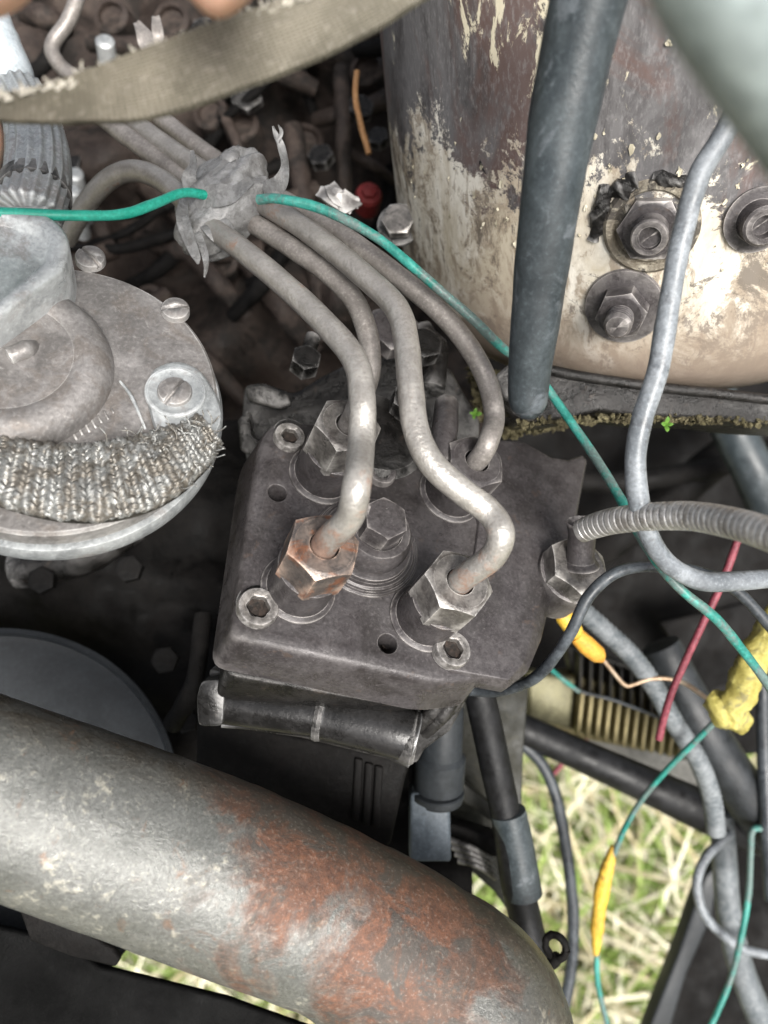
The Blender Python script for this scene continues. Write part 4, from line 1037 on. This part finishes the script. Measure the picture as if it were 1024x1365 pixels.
# black housings filling the gap between the alloy cover and the pump
gb = thing('timing_case', 'black oily timing case behind and left of the pump', 'engine casing', P(230, 780, .33))
V = []; Fc = []; nx, ny = 40, 40
for j in range(ny + 1):
    for i in range(nx + 1):
        x = -500 + i / nx * 1130; y = 560 + j / ny * 640
        V.append(P(x, y, .315 + .022 * math.sin(x * .011 + 1) * math.cos(y * .013) + .012 * noise.noise(Vector((x * .02, y * .02, 5)))))
nv = len(V)
for j in range(ny + 1):
    for i in range(nx + 1): V.append(P(-500 + i / nx * 1130, 560 + j / ny * 640, .42))
W = nx + 1
for j in range(ny):
    for i in range(nx):
        a = j * W + i; Fc.append((a, a + 1, a + 1 + W, a + W)); a += nv; Fc.append((a, a + W, a + 1 + W, a + 1))
for j in range(ny):
    for i in (0, nx): a = j * W + i; Fc.append((a, a + W, a + W + nv, a + nv))
for i in range(nx):
    for j in (0, ny): a = j * W + i; Fc.append((a, a + 1, a + 1 + nv, a + nv))
mk('case_body', V, Fc, M['black'], gb, angle=180)
for (x, y, r_) in ((222, 880, .005), (60, 775, .005), (250, 960, .0045), (175, 760, .005)):
    hexnut('case_bolt', P(x, y, .285), D(.1, .2, .9), r_, .005, M['black'], gb, rot=rs.uniform(0, 1))
ptube('case_rib', [(20, 760, .29, 24), (110, 742, .29, 26), (180, 700, .295, 22)], None, M['castdark'], gb, seg=16, res=6, amp=.001)
ptube('case_rib', [(230, 965, .255, 12), (246, 940, .25, 14), (262, 900, .25, 12), (270, 820, .26, 12)], None, M['black'], gb, seg=16, res=6, amp=.0006)

# pulley / belt guard lower left
pn3 = D(.25, .35, .9)
pl = thing('belt_pulley', 'black slate disc guard with raised rim left of the pump, above the exhaust', 'pulley', P(-40, 1090, .25))
pc = P(-30, 1095, .255)
slate = dirty('slate_painted_steel', (.018, .021, .024), (.027, .031, .035), (.45, .6), 0, 40, 900, .2, .0002)
lathe('disc', pc, pn3, [(.0600, -.02), (.0640, -.018), (.0650, -.003), (.0646, 0), (.0628, .0002), (.0622, -.0028), (.0600, -.0034), (.0300, -.0045), (.001, -.0045)], slate, pl, 120)

# ================================================================= LOWER CENTRE
fg = thing('coupling', 'slate grey plastic coupling standing between pump and exhaust', 'coupling', P(580, 1060, .27))
fx = D(0.03, 1, .25)
lathe('coupling_neck', P(585, 1050, .268), fx, [(.0085, -.004), (.0087, 0), (.0087, .012), (.0074, .0135), (.0070, .03), (.006, .034)], slate, fg, 36)
slab('coupling_block', [(547, 1058), (600, 1062), (602, 1150), (546, 1150)], .262, .012, dirty('blue_grey_plastic', (.09, .11, .13), (.14, .165, .19), (.45, .6), 0, 90, 900, .3, .0003), fg, bevel=.0012)
lathe('coupling_collar', P(583, 1056, .2665), fx, [(.0088, -.001), (.0093, -.0006), (.0093, .001), (.0088, .0014)], slate, fg, 36)
hb = 'rubber hoses between the pump and exhaust'
hh = thing('rubber_hose', 'black rubber hose with greyer lower sleeve running down beside the grass', 'hose', P(680, 1100, .27))
ptube('hose_body', [(628, 880, .262, 20), (645, 950, .264, 21), (660, 1020, .266, 21), (675, 1090, .268, 20), (690, 1180, .27, 22), (715, 1290, .272, 21), (728, 1400, .274, 22)], None, M['rubber'], hh, seg=20, res=7)
ptube('hose_sleeve', [(677, 1082, .268, 24), (688, 1130, .269, 24), (698, 1192, .270, 25)], None, M['rubberslate'], hh, seg=24, res=6)
ol = thing('support_plate', 'olive black support plate with angled edge under the pump flange', 'plate', P(650, 1000, .3))
slab('plate_web', [(560, 900), (706, 905), (698, 1000), (694, 1110), (720, 1230), (735, 1300), (660, 1190), (560, 1100)], .31, .006, M['olive'], ol, bevel=.0006)
slab('plate_rib', [(590, 1020), (660, 1078), (668, 1104), (586, 1048)], .294, .006, M['olive'], ol, bevel=.0006)
slab('plate_foot', [(560, 1085), (670, 1120), (668, 1145), (560, 1120)], .29, .01, M['black'], ol, bevel=.0008)
for k in range(4):
    ptube('spring_coil', [(600 + k * 4, 1120 + k * 9, .285), (628 + k * 3, 1130 + k * 8, .281), (655 + k * 2, 1146 + k * 8, .285)], .0012, M['castdark'], ol, seg=8, res=5)
wire('cable', 'black cable hanging in front of the grass beside the support plate', 'cable', [(690, 985, .36), (722, 1018, .36), (742, 1065, .36), (756, 1140, .36), (764, 1220, .36), (760, 1300, .36), (742, 1385, .36)], .0028, M['cabledark'], res=8)

# ================================================================= LOWER RIGHT
rg = thing('finned_regulator', 'tarnished yellowish alloy regulator with a row of cooling fins', 'regulator', P(800, 950, .40))
slab('regulator_body', [(702, 905), (770, 900), (905, 935), (915, 1000), (860, 1002), (775, 985), (702, 960)], .405, .02, M['fin'], rg, bevel=.002)
slab('mounting_pad', [(704, 895), (768, 905), (762, 975), (742, 968), (704, 962)], .396, .014, dirty('tarnished_pale_alloy', (.15, .14, .08), (.25, .235, .14), (.45, .6), .3, 90, 900), rg, bevel=.002)
V = None
for k in range(12):
    x = 778 + k * 12.2; y = 922 + k * 4.0
    ln = 60 - k * 1.2
    slab('fin', [(x - 3.2, y), (x + 2.2, y + 1), (x - 4, y + ln), (x - 9.5, y + ln - 1)], .388, .014, M['fin'], rg, bevel=.0006)
for k in range(11):
    x = 775 + k * 13.5; y = 872 + k * 4.5
    slab('upper_fin', [(x - 2, y), (x + 2, y + 1), (x + 1, y + 52), (x - 3, y + 51)], .396, .012, M['findark'], rg, bevel=.0005)
slab('upper_deck', [(755, 860), (930, 915), (925, 945), (768, 925)], .408, .012, M['findark'], rg, bevel=.001)
tag(slab('ledge', [(735, 985), (800, 978), (900, 1010), (1060, 1040), (1060, 1075), (960, 1065), (860, 1035), (740, 1003)], .43, .008, dirty('pale_dusty_steel', (.22, .215, .19), (.33, .32, .29), (.5, .7), .1, 60, 700), None, bevel=.001), 'pale dusty steel ledge below the finned regulator', 'ledge')

wire('wire', 'thin bare copper wire from the orange connector to the pale yellow tape', 'wire', [(798, 872, .3), (815, 893, .3), (833, 913, .3), (846, 912, .3), (868, 905, .3), (892, 905, .3), (915, 912, .3), (938, 928, .3), (955, 940, .3)], .0009, dirty('bare_wire', (.36, .24, .15), (.5, .4, .3), (.35, .5), .5, 150))
yc = thing('wire_connector', 'yellow orange crimp connector under the flange plate corner', 'connector', P(770, 840, .27))
ptube('sleeve', [(744, 812, .262, 8), (752, 822, .262, 12), (765, 840, .263, 12), (768, 845, .264, 9)], None, M['yellow'], yc, seg=16, res=5)
ptube('sleeve', [(768, 846, .264, 11), (782, 860, .266, 13), (796, 872, .268, 12), (803, 880, .27, 4)], None, dirty('orange_tape', (.6, .28, .04), (.75, .4, .06), (.35, .6), 0, 130), yc, seg=16, res=5)
V, Fc = tube_geo([P(*q) for q in ((760, 800, .30), (800, 835, .30), (840, 872, .302), (872, 915, .304), (900, 965, .308), (930, 1012, .312), (948, 1060, .318), (955, 1110, .322))], .0039, seg=18, res=28, rfun=lambda s, a: 1 + .05 * math.sin(s * 2600 + a))
tag(mk('braided_hose', V, Fc, M['rubbergrey'], None, angle=80), 'mottled grey braided hose curving down to the right of the connector', 'hose')
wire('wire', 'dusty red wire dropping behind the long teal wire', 'wire', [(985, 715, .26), (962, 778, .26), (935, 835, .262), (912, 885, .266), (893, 930, .27), (878, 985, .275)], .0013, M['red'])
wire('wire', 'thin dusty red wire end crossing over the grass', 'wire', [(790, 975, .42), (765, 1000, .42), (735, 1035, .42)], .0014, M['red'])
wire('wire', 'thin dark wire lying across the regulator fins', 'wire', [(735, 895, .37), (770, 920, .368), (820, 934, .366), (880, 958, .368), (905, 975, .37)], .0008, M['cabledark'])
wire('wire', 'short dull teal wire end in front of the regulator', 'wire', [(732, 890, .36), (752, 907, .358), (772, 922, .36)], .001, M['greendirty'])
yt = thing('taped_joint', 'crumpled pale yellow tape around a cable joint at the right edge', 'taped joint', P(990, 900, .28))
ptube('tape_wrap', [(1050, 800, .27, 17), (1022, 850, .272, 19), (1000, 890, .275, 22), (985, 925, .278, 20), (970, 945, .28, 22), (960, 958, .282, 12)], None, M['yellowpale'], yt, seg=24, res=8, amp=.0016, nsc=180)
ptube('tape_wrap', [(945, 930, .284, 14), (965, 945, .281, 24), (985, 960, .284, 18), (992, 972, .286, 8)], None, M['yellowpale'], yt, seg=24, res=8, amp=.0018, nsc=200)
# green wire with yellow splice
sw = thing('spliced_wire', 'thin green wire with a long yellow splice hanging in front of the grass', 'wire', P(810, 1180, .33))
ptube('wire_upper', [(965, 950, .29), (935, 980, .295), (895, 1020, .305), (860, 1060, .315), (835, 1100, .32), (818, 1140, .325)], .0012, M['greendirty'], sw, seg=10, res=6)
ptube('splice', [(818, 1128, .325, 4), (812, 1150, .326, 8), (804, 1180, .327, 10), (799, 1210, .328, 9), (796, 1240, .329, 9), (794, 1272, .33, 4)], None, M['yellow'], sw, seg=14, res=6, amp=.0004, nsc=300)
ptube('wire_lower', [(796, 1262, .33), (796, 1300, .33), (802, 1335, .33), (815, 1385, .33)], .0012, M['greendirty'], sw, seg=10, res=6)
# diagonal black bar and hoses
tag(ptube('steering_rod', [(660, 955, .36, 20), (760, 1000, .362, 21), (860, 1045, .365, 24), (960, 1090, .368, 28), (1080, 1135, .372, 30)], None, M['rubber'], None, seg=24, res=6), 'thick black rod crossing diagonally in front of the grass', 'rod')
tag(ptube('rubber_hose', [(880, 860, .34, 26), (915, 930, .34, 29), (960, 1010, .34, 31), (1010, 1080, .342, 32), (1070, 1150, .344, 32)], None, dirty('grey_black_rubber', (.014, .016, .018), (.03, .034, .038), (.4, .6), 0, 90, spec=.3), None, seg=24, res=7), 'thick grey black rubber hose beside the pale yellow tape', 'hose', None)
tag(ptube('rubber_hose', [(1016, 900, .33, 8), (1018, 1000, .33, 9), (1022, 1100, .33, 9), (1028, 1200, .33, 9)], None, M['cabledark'], None, seg=14, res=5), 'thin black hose running down the extreme right edge', 'hose')
fp = thing('side_sheet', 'dark frame panel with lighter folded edge, bottom right corner', 'panel', P(960, 1280, .45))
slab('panel_sheet', [(955, 1120), (1120, 1090), (1120, 1480), (850, 1480), (905, 1320), (940, 1215)], .44, .006, M['black'], fp, bevel=.0006)
slab('panel_edge', [(940, 1168), (960, 1150), (950, 1220), (915, 1300), (885, 1400), (850, 1480), (828, 1480), (868, 1365), (905, 1270)], .425, .012, M['rubbergrey'] if False else slate, fp, bevel=.0012)
tag(ptube('rubber_hose', [(962, 1085, .36, 15), (966, 1150, .36, 16), (972, 1220, .36, 16), (988, 1290, .36, 17), (1015, 1360, .36, 18), (1040, 1420, .36, 18)], None, M['rubbergrey'], None, seg=20, res=7), 'light grey rubber hose running down in front of the dark panel', 'hose')
wire('cable', 'grey cable looping out over the grass below the diagonal rod', 'cable', [(975, 1110, .352), (942, 1142, .348), (929, 1178, .345), (940, 1220, .343), (975, 1255, .343), (1010, 1270, .343), (1060, 1275, .344)], .0021, M['cable'], res=8)
wire('wire', 'green wire bent square at its top, hanging down the bottom right', 'wire', [(1060, 1106, .33), (1015, 1104, .33), (1003, 1108, .33), (1001, 1130, .33), (998, 1190, .33), (988, 1250, .33), (972, 1310, .33), (940, 1385, .33)], .0013, M['greendirty'], res=7)
# dark chassis behind the right middle
cf = thing('frame_assembly', 'black chassis frame in the gap behind the conduit', 'chassis', P(880, 700, .5))
slab('frame_web', [(560, 430), (1150, 430), (1150, 880), (1010, 960), (760, 900), (640, 900)], .52, .01, M['black'], cf, bevel=.002)
ptube('frame_tube', [(760, 760, .45, 22), (860, 690, .45, 24), (960, 610, .45, 24), (1060, 540, .45, 24)], None, M['black'], cf, seg=20, res=5)
ptube('frame_tube', [(740, 640, .44, 14), (860, 640, .44, 14), (1060, 600, .44, 14)], None, M['black'], cf, seg=20, res=5)
slab('frame_gusset', [(880, 830), (1010, 800), (1015, 900), (940, 920)], .47, .006, M['black'], cf, bevel=.001)
slab('frame_gusset', [(905, 880), (1024, 860), (1060, 1000), (960, 1010)], .48, .006, M['black'], cf, bevel=.001)
tag(ptube('coolant_hose', [(950, 520, .40, 26), (985, 590, .40, 27), (1010, 640, .40, 28), (1045, 720, .40, 28)], None, M['rubberslate'], None, seg=24, res=6), 'slate blue hose in the dark gap below the drum, right edge', 'hose')
